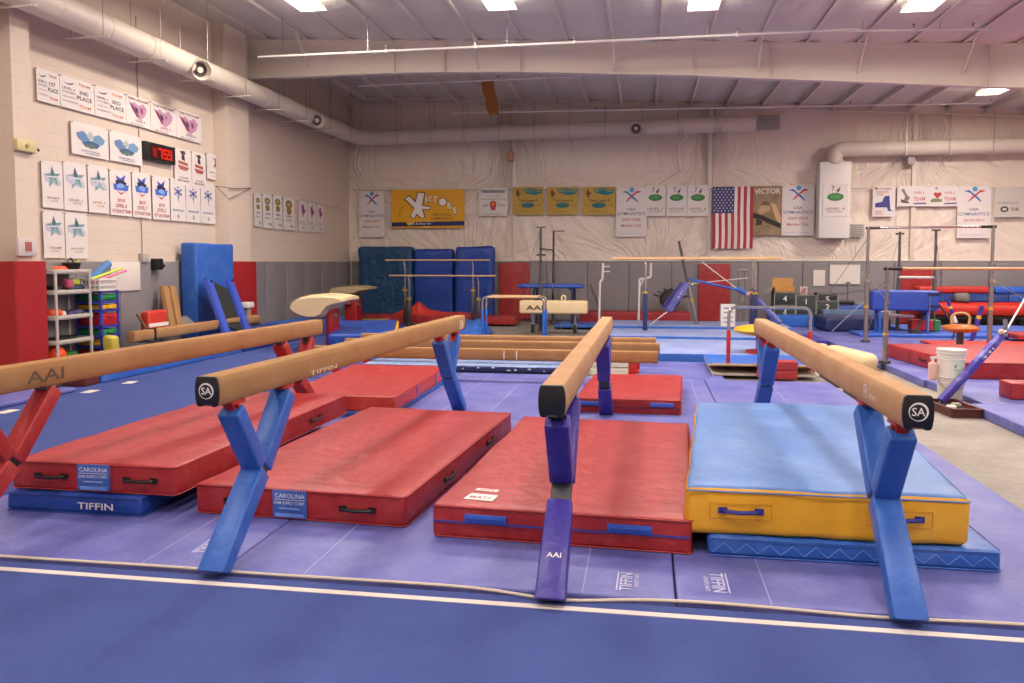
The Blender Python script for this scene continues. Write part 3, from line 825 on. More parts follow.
u1 = landing_mat('thin blue mat lying under the left red landing mat', -4.26, -3.26, 4.74, 7.5, .001, .13, 0, RBLU, seed=4, r=.03, amp=.012)
mb = MB(); text_on(mb, 'TIFFIN', plane_M((.18, -.016, .062), (1, 0, 0), (0, 0, 1)), .26, .045, LOGOW); mb.build('printed_lettering', u1, smooth=False, recalc=False)
# yellow / blue crash mat and the blue mat beneath
u2 = landing_mat('blue mat with white zigzag stitching under the yellow crash mat', .37, 1.92, 4.64, 7.2, .001, .115, 0, BLU, seed=5, r=.03, amp=.010)
zz = []
mb = MB()
for k in range(25): zz.append((-.75+k*.0625, -.013, .030+.055*(k % 2)))
mb.tube(zz, .0018, flat('8aa4dc', .8), n=4); mb.build('stitching', u2, smooth=False)
y1 = landing_mat('big crash mat with a sky blue top and yellow sides, under the right hand beam', .235, 1.765, 4.66, 7.55, .118, .40, 0, SKY, side_mat=YEL, name='crash_mat', seed=6, amp=.018, r=.045, sag=-.012, pipe=(.255,), skew=.085)
for x in (-.45, .40): handle_bar(y1, (x, -.012, .15), .20, flat('2c2c84', .5))
for x in (-.45, .40):
    mb = MB(); q = .17
    mb.tube([(x-q, -.006, .10), (x+q, -.006, .10), (x+q, -.006, .19), (x-q, -.006, .19), (x-q, -.006, .10)], .002, flat('c4861a', .6), n=4); mb.build('stitching', y1)
# far mats
fA = landing_mat('red landing mat farther back between the two left beams', -4.02, -2.66, 8.30, 10.95, .06, .22, .0, RED, side_mat=ORED, seed=7, skew=-.03)
for y in (1.0, 2.0):
    mb = MB(); mb.bar((.685-.03*y, y, .005), (.685-.03*y, y, .155), .05, .012, flat('6a68b8', .5), (1, 0, 0)); mb.build('strap', fA, label='blue carrying strap')
fA2 = landing_mat('thin blue mat showing under the far left red landing mat', -3.97, -2.72, 8.25, 10.9, .001, .058, 0, BLU, seed=8, r=.02)
fC = landing_mat('red landing mat farther back beyond the centre beam', -.77, .40, 8.93, 10.95, .001, .165, 0, RED, seed=9, skew=.05, stripe=(flat('5c2430', .5), .42))
for x in (-.44, .38): 
    mb = MB(); mb.box(x-.13, x+.13, -.02, -.004, .085, .13, flat('3a5cb8', .5)); mb.build('handle', fC, bevel=.004, label='blue webbing handle')
# low wooden beams behind
for k, (px, py, lab) in enumerate(((658, 352, 'front low practice beam of the three lying parallel behind the mats'), (660, 343.5, 'middle low practice beam of the three lying parallel'), (656, 338, 'rear low practice beam of the three lying parallel'))):
    x, y = fl(px, py, .45); 
    t = thing('low_balance_beam', lab, 'balance beam', (x, y+.05, 0), PI/2+.0, 'low practice beams')
    mb = MB(); beam_body(mb, 5.0, SUEDED, .29, 0); mb.build('beam_body', t, bevel=.004, ang=50)
    for s in (.35, 4.65):
        mb = MB(); mb.bar((0, s, .004), (0, s, .05), .38, .08, REDM, (0, 1, 0)); mb.box(-.04, .04, s-.05, s+.05, .05, .29, REDM); mb.build('leg', t, bevel=.006)
    if k == 0:
        mb = MB()
        for s in (1.95, 2.13, 2.95): mb.box(-.0668, -.0662, s, s+.015, .31, .43, LOGOW)
        mb.build('tape_mark', t, smooth=False)
# long navy carpet roll edge in front of the low beams
x0_, y0_ = fl(452, 372); x1_, y1_ = fl(628, 372)
t = thing('carpeted_mat', 'long navy edged carpeted mat with torn white tape marks, in front of the low beams', 'mat', ((-4.3-.1)/2, 11.95, 0))
mb = MB(); soft_box(mb, -2.15, 1.35, 0, .9, 0, .10, grunge('grey blue', '6a7ea8', '94a4c4'), r=.03, amp=.012, side_mat=NAVY, seed=12); mb.build('cushion', t)
mb = MB()
for k in range(12):
    x = -.9+k*.2+random.uniform(-.05, .05); z = random.uniform(.03, .07)
    mb.box(x, x+random.uniform(.02, .06), -.012, -.004, z, z+random.uniform(.012, .03), LOGOW)
mb.build('tape_mark', t, smooth=False)

# ================================================================ RIGHT FOREGROUND
rm = landing_mat('large red landing mat on the right platform behind the white buckets', 4.36, 7.4, 12.0, 14.6, .062, .29, .02, RED, handles=(-.30, .75, ), patch=(.02, .24), seed=20, skew=-.09)
for y in (.5, 1.2): handle_bar(rm, (-1.53-.09*y, y, .12), .2, BLK, d=(0, 1, 0), out=(-1, 0, 0))
x, y = fl(1010, 400, .06)
mb = MB(); soft_box(mb, x, x+.9, y, y+.32, .062, .26, RED, r=.02, amp=.005); tag(mb.build('red_block'), 'small red block cut by the right edge of the picture', 'block')
# buckets
bx, by = 3.665, 10.43
t = thing('plastic_bucket', 'lower white plastic bucket standing in the aisle, another nested on it', 'bucket', (bx, by, ZB))
mb = MB(); mb.lathe([(.125, 0), (.13, .01), (.148, .33), (.158, .335), (.158, .35), (.15, .352), (.15, .365), (.01, .365)], flat('ddd8cc', .45), n=28)
for z in (.27, .30): mb.lathe([(.146, z), (.153, z+.004), (.153, z+.01), (.147, z+.014)], flat('ddd8cc', .45), n=28)
mb.build('body', t)
mb = MB(); mb.tube([(.15, -.02, .3), (.12, -.12, .22), (0, -.165, .20), (-.12, -.12, .22), (-.15, -.02, .3)], .004, STEEL, n=6, fillet=.1); mb.build('bail_handle', t)
t2 = thing('plastic_bucket', 'upper white plastic bucket with a green and white label, nested in the lower one', 'bucket', (bx, by, ZB+.255))
mb = MB(); mb.lathe([(.142, .068), (.15, .07), (.152, .36), (.164, .365), (.164, .385), (.156, .388), (.156, .405), (.166, .405), (.166, .425), (.01, .43)], flat('e2ddd2', .45), n=28)
for z in (.30, .33): mb.lathe([(.15, z), (.158, z+.004), (.158, z+.01), (.151, z+.014)], flat('e2ddd2', .45), n=28)
mb.build('body', t2)
mb = MB(); a0 = -PI/2-.45; n = 8; vs = []
for k in range(n+1):
    a = a0+k*.9/n+.35
    for z in (.13, .29): vs.append((math.cos(a)*.1535, math.sin(a)*.1535, z))
mb.add(vs, [(2*k, 2*k+2, 2*k+3, 2*k+1) for k in range(n)], flat('cfe0cc', .6))
l_ = mb.build('label', t2, recalc=False)
mb = MB()
M = plane_M((.015, -.1562, .24), (1, 0, 0), (0, 0, 1)); 
mb.add([(-.035, -.01, 0), (-.015, -.03, 0), (.005, .03, 0), (-.015, 0, 0)], [(0, 1, 2, 3)], flat('285a38', .6), M)
text_on(mb, 'CHALK', M @ Matrix.Translation((.0, -.055, .0)), .07, .018, flat('456a50', .6)); mb.build('printing', l_, smooth=False, recalc=False)
t = thing('spray_bottle', 'small pink and white jug hanging on the left side of the upper bucket', 'jug', (bx-.215, by-.03, ZB+.30))
mb = MB(); soft_box(mb, -.045, .045, -.04, .04, 0, .22, flat('e0b8a8', .45), r=.025, amp=.001, step=.05); mb.build('body', t)
mb = MB(); mb.cyl((0, 0, .22), (0, 0, .26), .018, WHT); mb.bar((-.03, 0, .27), (.045, 0, .275), .03, .03, WHT); mb.build('cap', t, bevel=.005)
mb = MB(); mb.tube([(.03, 0, .19), (.06, 0, .20), (.07, 0, .12), (.03, 0, .08)], .008, flat('e0b8a8', .45), fillet=.02); mb.build('handle', t)
# chalk tray
cx_, cy_ = 3.505, 9.87
t = thing('chalk_tray', 'brown plastic tray with chalk pieces on the concrete aisle', 'tray', (cx_, cy_, ZB), .08)
BR = flat('5a2a26', .45)
mb = MB(); w, d, h = .155, .33, .10
mb.box(-w, w, -d, d, 0, .008, BR)
for s in (-1, 1):
    mb.bar((s*w*1.0, -d, .055), (s*w*1.0, d, .055), h, .012, BR, (1, 0, .0)); mb.bar((-w, s*d, .055), (w, s*d, .055), h, .012, BR, (0, 1, 0))
    mb.bar((s*(w+.015), -d-.03, h), (s*(w+.015), d+.03, h), .04, .012, BR, (0, 0, 1)); mb.bar((-w-.03, s*(d+.015), h), (w+.03, s*(d+.015), h), .04, .012, BR, (0, 0, 1))
mb.build('tub', t)
mb = MB(); mb.box(-w+.01, w-.01, -d+.01, d-.01, .01, .06, flat('3a3230', .9)); mb.build('liner', t)
for k, (x, y, lab) in enumerate(((-.06, -.12, 'pale chalk lump near the front of the tray'), (.05, .05, 'grey chalk lump in the middle of the tray'))):
    mb = MB(); soft_box(mb, -.05, .05, -.04, .04, 0, .05, flat('ddd6c8' if k == 0 else '9a948c', .9), r=.02, amp=.01, step=.03, seed=k)
    tag(mb.build('chalk_block', loc=(cx_+x, cy_+y, ZB+.058)), lab, 'chalk')
# black rubber pads on concrete
for (a, b, c, d_, lab) in (((812, 376), (846, 388), .3, 0, 'black rubber pad on the concrete aisle, farther one'), ((853, 392), (880, 402), .2, 0, 'black rubber pad on the concrete aisle, nearer one')):
    p = fl(*a, ZB); q = fl(*b, ZB)
    mb = MB(); soft_box(mb, 2.62, 3.12, min(p[1], q[1]), max(p[1], q[1]), ZB+.001, ZB+.035, BLK, r=.01, amp=.001); tag(mb.build('rubber_pad'), lab, 'pad')
# cream vault roller
p0 = fl(855, 352, ZB); p1 = fl(872, 371, ZB)
t = thing('foam_bolster', 'cream vinyl bolster lying on the aisle behind the right hand beam', 'bolster', (3.52, 13.35, ZB), .22)
mb = MB(); soft_box(mb, -.17, .17, 0, 1.4, .0, .29, CREAM, r=.13, amp=.008, step=.12); mb.build('cushion', t)
mb = MB(); mb.tube([(-.172, .04, .15), (-.172, 1.36, .15)], .004, flat('b09a70', .6), n=5); mb.build('seam', t)
# ================================================================ EQUIPMENT ALONG THE BACK
def block(name, label, cat, x0_, x1_, y0_, y1_, z0, z1, mat, r=.02, amp=.004, seed=0, group=None, step=.2, **kw):
    mb = MB(); soft_box(mb, -(x1_-x0_)/2, (x1_-x0_)/2, -(y1_-y0_)/2, (y1_-y0_)/2, 0, z1-z0, mat, r=r, amp=amp, seed=seed, step=step, **kw)
    o = mb.build(name, loc=((x0_+x1_)/2, (y0_+y1_)/2, z0))
    return tag(o, label, cat, group)
# upright blue crash mats, back left
def crash_up(px0, px1, pyt, Y, T, mat, label, seed, zb=0.04, amp=.03):
    a = bw(px0, 300, Y)[0]; b = bw(px1, 300, Y)[0]; zt = bw(px0, pyt, Y)[1]
    t = thing('upright_crash_mat', label, 'mat', ((a+b)/2, Y, zb), 0)
    mb = MB(); soft_box(mb, -(b-a)/2, (b-a)/2, 0, T, 0, zt-zb, mat, r=.09, amp=amp, step=.11, seed=seed, fr=1.6, fine=.006); mb.build('cushion', t, ang=70)
    mb = MB()
    for z in (.5, 1.2, 1.75): mb.tube([(-(b-a)/2+.05, -.012, z+.03*math.sin(seed+z)), (0, -.022, z-.02), ((b-a)/2-.05, -.012, z+.02*math.cos(seed))], .004, mat, n=5, fillet=.2)
    mb.build('seam', t)
    return t
crash_up(358.5, 412, 247, 22.55, .42, TEAL, 'dark teal blue crash mat standing in the back left corner', 31)
crash_up(413.5, 453, 249, 22.65, .35, RBLU, 'deep blue crash mat standing upright between two others at the back left', 33, amp=.02)
crash_up(455, 493, 246.5, 22.5, .40, RBLU, 'deep blue crash mat standing upright beside the red wall pad', 35)

def rail_pair(name, label, xa, xb, y0_, y1_, z0, z1, rail_mat, posts, rail_r=.022, group=None, lower=DSTEEL, zbase=0.0, base=True, dx=0):
    """parallel bars: a rail at (y0,z0) and a rail at (y1,z1) on telescopic posts"""
    t = thing(name, label, 'gymnastics bars', ((xa+xb)/2, y0_, zbase), 0, group)
    ox = (xa+xb)/2
    for (y, z) in ((0, z0-zbase), (y1_-y0_, z1-zbase)):
        sh = dx if y else 0
        mb = MB(); mb.tube([(xa-ox+sh, y, z), (xb-ox+sh, y, z)], rail_r, rail_mat, n=10); mb.build('rail', t)
        for px_ in posts:
            x = px_-ox+sh
            mb = MB(); mb.box(x-.05, x+.05, y-.05, y+.05, 0.02, z*.58, lower); p = mb.build('post', t, bevel=.012)
            mb = MB(); mb.cyl((x, y, z*.58), (x, y, z-.12), .019, CHROME, n=10); mb.tube([(x, y, z-.14), (x-.02, y, z-.10), (x-.02, y, z-.05), (x, y, z-.015)], .015, CHROME, n=8, fillet=.02)
            for q in range(5): mb.cyl((x, y, z*.62+q*(z*.3)/6), (x, y, z*.62+q*(z*.3)/6+.006), .0215, DSTEEL, n=10)
            mb.build('telescopic_tube', p)
            mb = MB(); mb.cyl((x, y-.06, z*.55), (x, y-.12, z*.55), .012, CHROME, n=8); mb.ball((x, y-.13, z*.55), .02, flat('c89a2a', .4)); mb.box(x-.055, x+.055, y-.055, y+.055, z*.52, z*.545, flat('c89a2a', .5)); mb.build('clamp', p)
    if base:
        for px_ in posts:
            x = px_-ox; mb = MB(); mb.bar((x, -.15, .03), (x, y1_-y0_+.15, .03), .09, .06, lower); mb.build('base_bar', t, bevel=.01)
        for y in (0, y1_-y0_):
            mb = MB(); mb.bar((posts[0]-ox, y, .03), (posts[1]-ox, y, .03), .07, .05, lower); mb.build('base_bar', t, bevel=.01)
    return t
rail_pair('parallel_bars', 'uneven height wooden parallel bars in front of the blue upright mats', -6.70, -3.83, 20.55, 20.9, 1.32, 1.73, WOOD, (-6.15, -4.28), dx=-.22, zbase=0.0)
rail_pair('parallel_bars', 'long wooden parallel bars on tall navy padded posts, in front of the red wall pad', -.72, 2.86, 17.8, 18.25, 1.75, 1.77, WOOD, (.01, 2.32), zbase=.172, lower=NVM, rail_r=.024, base=False)
# low parallel bars: two rails on bent chrome frames over blue legs
def bent_frame_rail(name, label, xa, xb, y0_, z, legmat, split, zb=0.0, r=.022, top_mat=CHROME, rail=None, dy=.3, group=None):
    t = thing(name, label, 'gymnastics bars', ((xa+xb)/2, y0_, zb), 0, group); ox = (xa+xb)/2; z -= zb
    for y in (0, dy) if dy else (0,):
        mb = MB(); mb.tube([(xa-ox, y, split), (xa-ox, y, z), (xb-ox, y, z), (xb-ox, y, split)], r, top_mat, n=10, fillet=.12, fs_=6); fr = mb.build('rail', t)
        if rail: mb = MB(); mb.cyl((xa-ox+.12, y, z+.004), (xb-ox-.12, y, z+.004), r*1.25, rail, n=10); mb.build('grip', fr)
        for x in (xa-ox, xb-ox):
            mb = MB(); mb.cyl((x, y, .02), (x, y, split+.02), r*1.35, legmat, n=10); mb.box(x-.06, x+.06, y-.10, y+.10, 0, .03, legmat); mb.build('leg', t, bevel=.004)
    return t
bent_frame_rail('low_parallel_bars', 'low parallel bars with bent chrome ends and bright blue legs', -3.58, -2.2, 17.6, .90, BLUM, .60, rail=WOOD, dy=.45)
# blue table
t = thing('low_table', 'blue topped padded table with dark legs behind the tan horse', 'table', (-2.42, 21.0, 0))
mb = MB(); soft_box(mb, -.84, .84, -.4, .4, 1.0, 1.11, flat('2f55b4', .4), r=.05, amp=.002, step=.3); mb.build('tabletop', t)
for x in (-.42, .58):
    for y in (-.3, .3):
        mb = MB(); mb.cyl((x, y, 0.02), (x, y, .92), .035, NVM, n=10); mb.tube([(x, y, .9), (x+.0, y, .96), (x+(.1 if x < 0 else -.1), y, 1.0)], .03, NVM, n=8); mb.build('leg', t)
# tan horse with dark lettering
t = thing('pommel_horse', 'tan block shaped horse with dark lettering on two short dark legs', 'vaulting horse', (-2.11, 18.8, 0.0))
mb = MB(); soft_box(mb, -.80, .80, -.17, .18, .47, .78, CREAM, r=.05, amp=.002, step=.2); b_ = mb.build('body', t)
mb = MB(); text_on(mb, 'AAI', plane_M((-.43, -.176, .615), (1, 0, 0), (0, 0, 1)), .40, .11, flat('1c1814', .6)); mb.build('lettering', b_, smooth=False, recalc=False)
for x in (-.49, .50):
    mb = MB(); mb.cyl((x, 0, .12), (x, 0, .48), .03, STEEL, n=10); mb.box(x-.05, x+.05, -.06, .06, 0, .24, BLK); mb.build('leg', t, bevel=.01)
mb = MB(); mb.tube([(.20, -.02, .77), (.18, -.02, .86), (.24, -.02, .90), (.28, -.02, .86), (.26, -.02, .77)], .022, CREAM, n=8, fillet=.04); mb.build('grip', t)

def cable(mb, a, b, r=.006, mat=STEEL): mb.cyl(a, b, r, mat, n=6)
def bar_rig(name, label, p1, p2, zhi, bar_mat, post_mat, zlo=None, lean=0, cables=(), r_post=.028, group=None, clamps=True, zrail=None):
    """upright posts p1,p2 (x,y) with a rail at zhi and stay cables"""
    t = thing(name, label, 'gymnastics bars', (p1[0], p1[1], .0), 0, group)
    d = Vector((p2[0]-p1[0], p2[1]-p1[1], 0))
    for o in (Vector((0, 0, 0)), d):
        mb = MB(); mb.cyl(o+Vector((0, 0, .03)), o+Vector((0, 0, zhi*.55)), r_post*1.25, post_mat, n=12)
        mb.cyl(o+Vector((0, 0, zhi*.5)), o+Vector((0, 0, zhi+.03)), r_post*.85, post_mat, n=12)
        mb.cyl(o, o+Vector((0, 0, .04)), .09, DSTEEL, n=14)
        p = mb.build('post', t)
        if clamps:
            mb = MB(); mb.cyl(o+Vector((0, 0, zhi*.53)), o+Vector((0, 0, zhi*.56)), r_post*1.7, CHROME, n=12)
            mb.cyl(o+Vector((-.07, 0, zhi*.545)), o+Vector((.07, 0, zhi*.545)), .012, CHROME, n=8)
            for q in range(4): mb.ball(o+Vector((.02+.01*q, -.04, zhi*(.62+.03*q))), .012, DSTEEL)
            mb.cyl(o+Vector((0, 0, zhi*.30)), o+Vector((0, 0, zhi*.325)), r_post*1.3, flat('c89a2a', .5), n=12)
            mb.build('clamp', p)
    zpost = zhi; zhi = zrail or zhi
    mb = MB(); mb.cyl(Vector((0, 0, zhi)), d+Vector((0, 0, zhi)), .022, bar_mat, n=12); rl = mb.build('rail', t)
    u = d.normalized()
    mb = MB(); mb.cyl(Vector((0, 0, zhi))-u*.05, Vector((0, 0, zhi))+u*.22, .03, BLK, n=10); mb.cyl(d+Vector((0, 0, zhi))+u*.05, d+Vector((0, 0, zhi))-u*.22, .03, BLK, n=10); mb.build('rail_end', rl)
    for (a, b) in cables:
        mb = MB(); cable(mb, Vector(a), Vector(b)); mb.build('stay_cable', t)
    return t, d
# high bar seen end on, dark posts
t, d = bar_rig('high_bar', 'tall dark post bars seen end on behind the tan horse', (-2.50, 19.4), (-2.47, 21.9), 2.5, DSTEEL, flat('4a4442', .5), r_post=.034, clamps=False, zrail=2.0,
        cables=[((0, 0, 2.45), (-.55, .2, .02)), ((0, 0, 2.45), (.55, -.2, .02)), ((.17, 2.5, 2.45), (.75, 2.5, .05)), ((0, 0, 1.98), (.17, 2.5, 1.85)), ((-.02, 0, 2.45), (-.95, 1.2, .02))])
mb = MB()
mb.bar((-.12, 0, 2.52), (.12, 0, 2.52), .03, .03, DSTEEL); mb.bar((.05, 2.5, 2.52), (.33, 2.5, 2.52), .03, .03, DSTEEL)
mb.bar((-.10, 0, 1.85), (.12, 0, 1.85), .05, .05, DSTEEL)
mb.build('cross_piece', t)
# diagonal struts behind the horse
for (a, b, lab, c) in (((470, 334), (500, 287), 'thin slanting steel strut left of the tan horse', 1), ((607, 330), (590, 284), 'thin slanting dark strut right of the blue table', 2)):
    ys__ = 20.2 if c == 1 else 20.8
    p = P3(*a, ys__); q = P3(*b, ys__); p.z = max(p.z, .0)
    mb = MB(); mb.cyl((0, 0, 0), q-p, .022, DSTEEL, n=8); mb.cyl((0, 0, 0), (0, 0, .03), .07, DSTEEL, n=10)
    tag(mb.build('stay_strut', loc=p), lab, 'strut')
# white pipe stands
def pipe_stand(pts, pegs, Y, label, r=.028):
    P = [P3(x, y, Y) for x, y in pts]; o0 = Vector((P[-1].x, Y, 0.0)); P[-1].z = .01
    t = thing('pipe_stand', label, 'stand', o0)
    mb = MB(); mb.tube([p-o0 for p in P], r, WHT, n=10, fillet=.04); mb.build('upright', t)
    for (a, b) in pegs:
        mb = MB(); mb.cyl(P3(*a, Y)-o0, P3(*b, Y)-o0, .016, WHT, n=8); mb.build('peg', t)
    mb = MB(); mb.bar((-.2, 0, .02), (.2, 0, .02), .06, .04, WHT); mb.bar((0, -.2, .02), (0, .2, .02), .06, .04, WHT); mb.build('foot', t, bevel=.008)
    return t
pipe_stand([(603, 263), (602.5, 279), (600, 282), (599, 330)], [((603, 266.5), (610, 266.5)), ((603, 271.5), (610, 271.5))], 20.6, 'white pipe stand with two pegs, right of the tan horse')
pipe_stand([(651, 263), (650.6, 277), (644, 279), (639.5, 279), (638.5, 316)], [((644, 279), (640, 286))], 21.2, 'white bent pipe stand behind the navy post of the long bars')
# long red mat and blue mats at the wall
block('long_red_mat', 'long low red mat on the floor below the grey wall padding, right of centre', 'mat', -1.75, 1.2, 21.9, 22.9, .03, .32, RED, seed=41)
block('long_red_mat', 'long dark red mat lying along the foot of the blue upright mats', 'mat', -8.2, -3.4, 21.2, 22.0, 0.0, .22, RED, seed=42)
block('blue_floor_mat', 'thin blue mat lying in front of the long red mat right of centre', 'mat', -2.3, 3.2, 20.5, 21.8, 0, .07, BLU, seed=43)
# draped red sheet with a peak
mb = MB(); nx, ny = 40, 12; vs = []
for i in range(nx+1):
    for j in range(ny+1):
        u = i/nx; v = j/ny; x = -1.25+2.5*u; y = -.38+.76*v
        e = min(1, 6*min(u, 1-u))*min(1, 5*min(v, 1-v))
        z = e*(.08+.16*math.exp(-((x+.42)/.16)**2-((y)/.3)**2)+.12*math.exp(-((x+.55)/.5)**2)+.05*noise.noise(Vector((x*3, y*3, 1))))
        vs.append((x, y, z))
mb.add(vs, [(i*(ny+1)+j, (i+1)*(ny+1)+j, (i+1)*(ny+1)+j+1, i*(ny+1)+j+1) for i in range(nx) for j in range(ny)], ORED)
tag(mb.build('red_sheet', loc=(-5.75, 21.6, .225), recalc=False, ang=80), 'crumpled bright red sheet rising to a peak in front of the blue upright mats', 'sheet')
mb = MB(); nx, ny = 26, 20; vs = []
for i in range(nx+1):
    for j in range(ny+1):
        u = i/nx; v = j/ny; x = -.45+.9*u; y = -.7+1.4*v
        e = min(1, 5*min(u, 1-u))*min(1, 5*min(v, 1-v))
        vs.append((x, y, e*(.20+.20*noise.noise(Vector((x*3.4, y*3, 5)))+.16*abs(noise.noise(Vector((x*8, y*7, 2)))))))
mb.add(vs, [(i*(ny+1)+j, (i+1)*(ny+1)+j, (i+1)*(ny+1)+j+1, i*(ny+1)+j+1) for i in range(nx) for j in range(ny)], BLU)
tag(mb.build('blue_sheet', loc=(-4.05, 18.6, .003), recalc=False, ang=80), 'crumpled bright blue sheet on the floor left of the low parallel bars', 'sheet')
# vault tables
def vault(top, bottom, Y, label, mat, ped, depth=.92):
    Y -= depth/2
    """top and bottom outlines of the tongue shaped table, seen from the side"""
    pts = [P3(x, y, Y) for x, y in top]; low = [P3(x, y, Y) for x, y in bottom]
    cx0 = (ped[0]+ped[1])/2; ox = bw(cx0, 300, Y)[0]
    t = thing('vaulting_table', label, 'vaulting table', (ox, Y+depth/2, 0))
    poly = [(p.x-ox, p.z) for p in pts]+[(p.x-ox, p.z) for p in reversed(low)]
    # round the two long sides: cross sections shrink towards the ends
    zc_ = sum(p[1] for p in poly)/len(poly); xc_ = sum(p[0] for p in poly)/len(poly)
    rings = []
    for k in range(9):
        u = -1+2*k/8; s_ = 1-.10*abs(u)**4
        rings.append([(xc_+(x-xc_)*s_, u*depth/2, zc_+(z-zc_)*(1-.28*abs(u)**3)) for x, z in poly])
    mb = MB(); mb.loft(rings, mat); tp = mb.build('top_pad', t, bevel=.0, ang=50)
    mb = MB(); mb.tube([(x*1.003, -depth/2*.80, z) for x, z in poly[:len(pts)]], .004, flat('a88a5c', .6), n=5); mb.build('seam', tp)
    a = bw(ped[0], 300, Y)[0]-ox; b = bw(ped[1], 300, Y)[0]-ox; zt = bw(cx0, ped[2], Y)[1]
    mb = MB(); mb.box(a, b, -.22, .22, 0.05, zt, RED2); mb.build('pedestal', t, bevel=.03, seg=3)
    mb = MB(); mb.box(a-.25, b+.25, -.45, .45, 0, .06, DSTEEL); mb.build('base_plate', t, bevel=.01)
    mb = MB(); mb.cyl((b, -.1, zt-.12), (b+.05, -.1, zt-.12), .05, CHROME); mb.build('knob', t)
    return t
vault([(287, 308), (289, 302), (296, 297.5), (308, 294.8), (322, 294), (336, 295), (344.5, 297)],
      [(290, 313), (297, 318), (306, 321), (315, 320.5), (321, 316.5), (327, 306.5), (334, 303), (344, 301.5)][0:7]+[(344.5, 300.5)], 14.6,
      'cream topped vaulting table with a curled nose on a red pedestal, nearer one', CREAM, (320, 326, 310))
t = vault([(327, 291), (330, 288.5), (336, 287), (348, 286), (358, 286), (367, 287.2)], [(327.5, 293.5), (334, 294), (342, 294.5), (355, 294), (359, 291), (367, 289.4)], 20.0,
      'tan topped vaulting table farther back by the corner, with red padding below', grunge('worn cream', 'b09a74', 'c4b08a'), (341, 353, 300))
mb = MB(); a_ = bw(331, 300, 20)[0]-t.location.x; b_ = bw(355.5, 300, 20)[0]-t.location.x; mb.box(a_, b_, -.38, .38, bw(340, 304, 20)[1], bw(340, 293.2, 20)[1], grunge('dull red vinyl', '9a4438', 'aa5848')); mb.build('red_skirt', t, bevel=.03)
# apron behind the far vault: tan edged board
block('springboard', 'flat tan edged board on the floor beside the far vaulting table', 'springboard', -8.1, -6.85, 20.82, 21.15, 0, .14, grunge('tan board', 'a8895c', 'bca070'), seed=44)
# crash mat slab with yellow corner on the left carpet
t = thing('crash_mat', 'large blue crash mat with a yellow end, lying behind the leftmost beam', 'mat', (-5.08, 13.3, .02), .0)
mb = MB(); soft_box(mb, -.45, .75, .9, 3.0, 0, .28, RBLU, r=.05, amp=.02, sag=.03, seed=50); mb.build('cushion', t, ang=70)
mb = MB(); soft_box(mb, .752, .80, .95, 2.97, .02, .26, YEL, r=.02, amp=.004, seed=51); mb.build('yellow_side', t, ang=70)
t.rotation_euler = (.055, 0, .28)
block('foam_block', 'small blue foam block propping up the far end of the yellow ended crash mat', 'block', -6.3, -5.7, 15.35, 15.65, -.005, .13, BLU, seed=52)

# red leaning pole bars (left centre-right)
def PP(px, py, Y):
    p = P3(px, py, Y); p.z = max(p.z, .25); return p
o0 = P3(697, 332, 19.2); o0.z = .22
t = thing('uneven_bars', 'steel bar frame with a leaning post, purple padded strut and slanting blue tube', 'gymnastics bars', o0)
mb = MB(); a = PP(679, 241, 19.2)-o0; m_ = PP(688, 285, 19.2)-o0
mb.cyl((0, 0, 0), m_, .045, STEEL, n=12); mb.cyl(m_, a, .03, DSTEEL, n=12); p = mb.build('post', t)
mb = MB(); q = m_*.35; mb.cyl(m_*.58, m_*.64, .048, flat('c89a2a', .5)); mb.cyl(m_*.98, m_*1.06, .06, CHROME); mb.cyl(m_+Vector((-.1, 0, 0)), m_+Vector((.12, 0, .02)), .015, CHROME); mb.build('clamp', p)
mb = MB(); a = PP(687, 283, 19.1)-o0; b = PP(668, 311, 18.9)-o0; mb.bar(a, b, .15, .14, PUR); 
sp = mb.build('padded_strut', t, bevel=.02)
mb = MB(); mb.bar(PP(683, 283, 19.4)-o0, PP(664, 308, 19.3)-o0, .12, .12, PPAD); mb.build('padded_strut', t, bevel=.02)
mb = MB(); text_on(mb, 'AAI', plane_M(a*.6+b*.4+Vector((0, -.08, 0)), (a-b), (0, 0, 1) if False else (a-b).cross(Vector((0, 1, 0)))*-1), .22, .06, LOGOW); mb.build('lettering', sp, smooth=False, recalc=False)
mb = MB(); c_ = PP(650, 331, 18.7)-o0; mb.cyl(b, c_, .02, STEEL, n=8); mb.build('floor_hook', t)
mb = MB(); mb.cyl(PP(689, 279, 19.3)-o0, PP(738, 290, 19.6)-o0, .028, BLUM, n=10); mb.build('blue_tube', t)
for x in (740, 746):
    mb = MB(); mb.cyl(PP(x-.6, 270, 20.2)-o0, PP(x, 326, 20.2)-o0, .03, STEEL, n=10); mb.build('rear_post', t)
mb = MB(); mb.cyl(PP(738, 270, 20.2)-o0, PP(747, 270, 20.2)-o0, .025, STEEL, n=10); mb.cyl(PP(738, 300, 20.2)-o0, PP(747, 300, 20.2)-o0, .02, STEEL, n=10); mb.build('cross_rail', t)
mb = MB(); cable(mb, PP(702, 262, 19.6)-o0, PP(744, 294, 19.9)-o0, .012, WHT); cable(mb, PP(688, 284, 19.3)-o0, PP(748, 278, 19.9)-o0, .01, WHT); mb.build('stay_cable', t)
a = PP(757, 299, 19.8)-o0; b = PP(780, 323, 19.2)-o0
mb = MB(); mb.bar(a, b, .12, .10, PUR); mb.build('padded_strut', t, bevel=.02)
mb = MB(); mb.cyl(PP(736, 288, 19.7)-o0, PP(747, 294, 19.7)-o0, .06, BLUM, n=8); mb.ball(PP(748, 294, 19.6)-o0, .05, flat('d8a090', .6)); mb.build('hanging_grip', t)
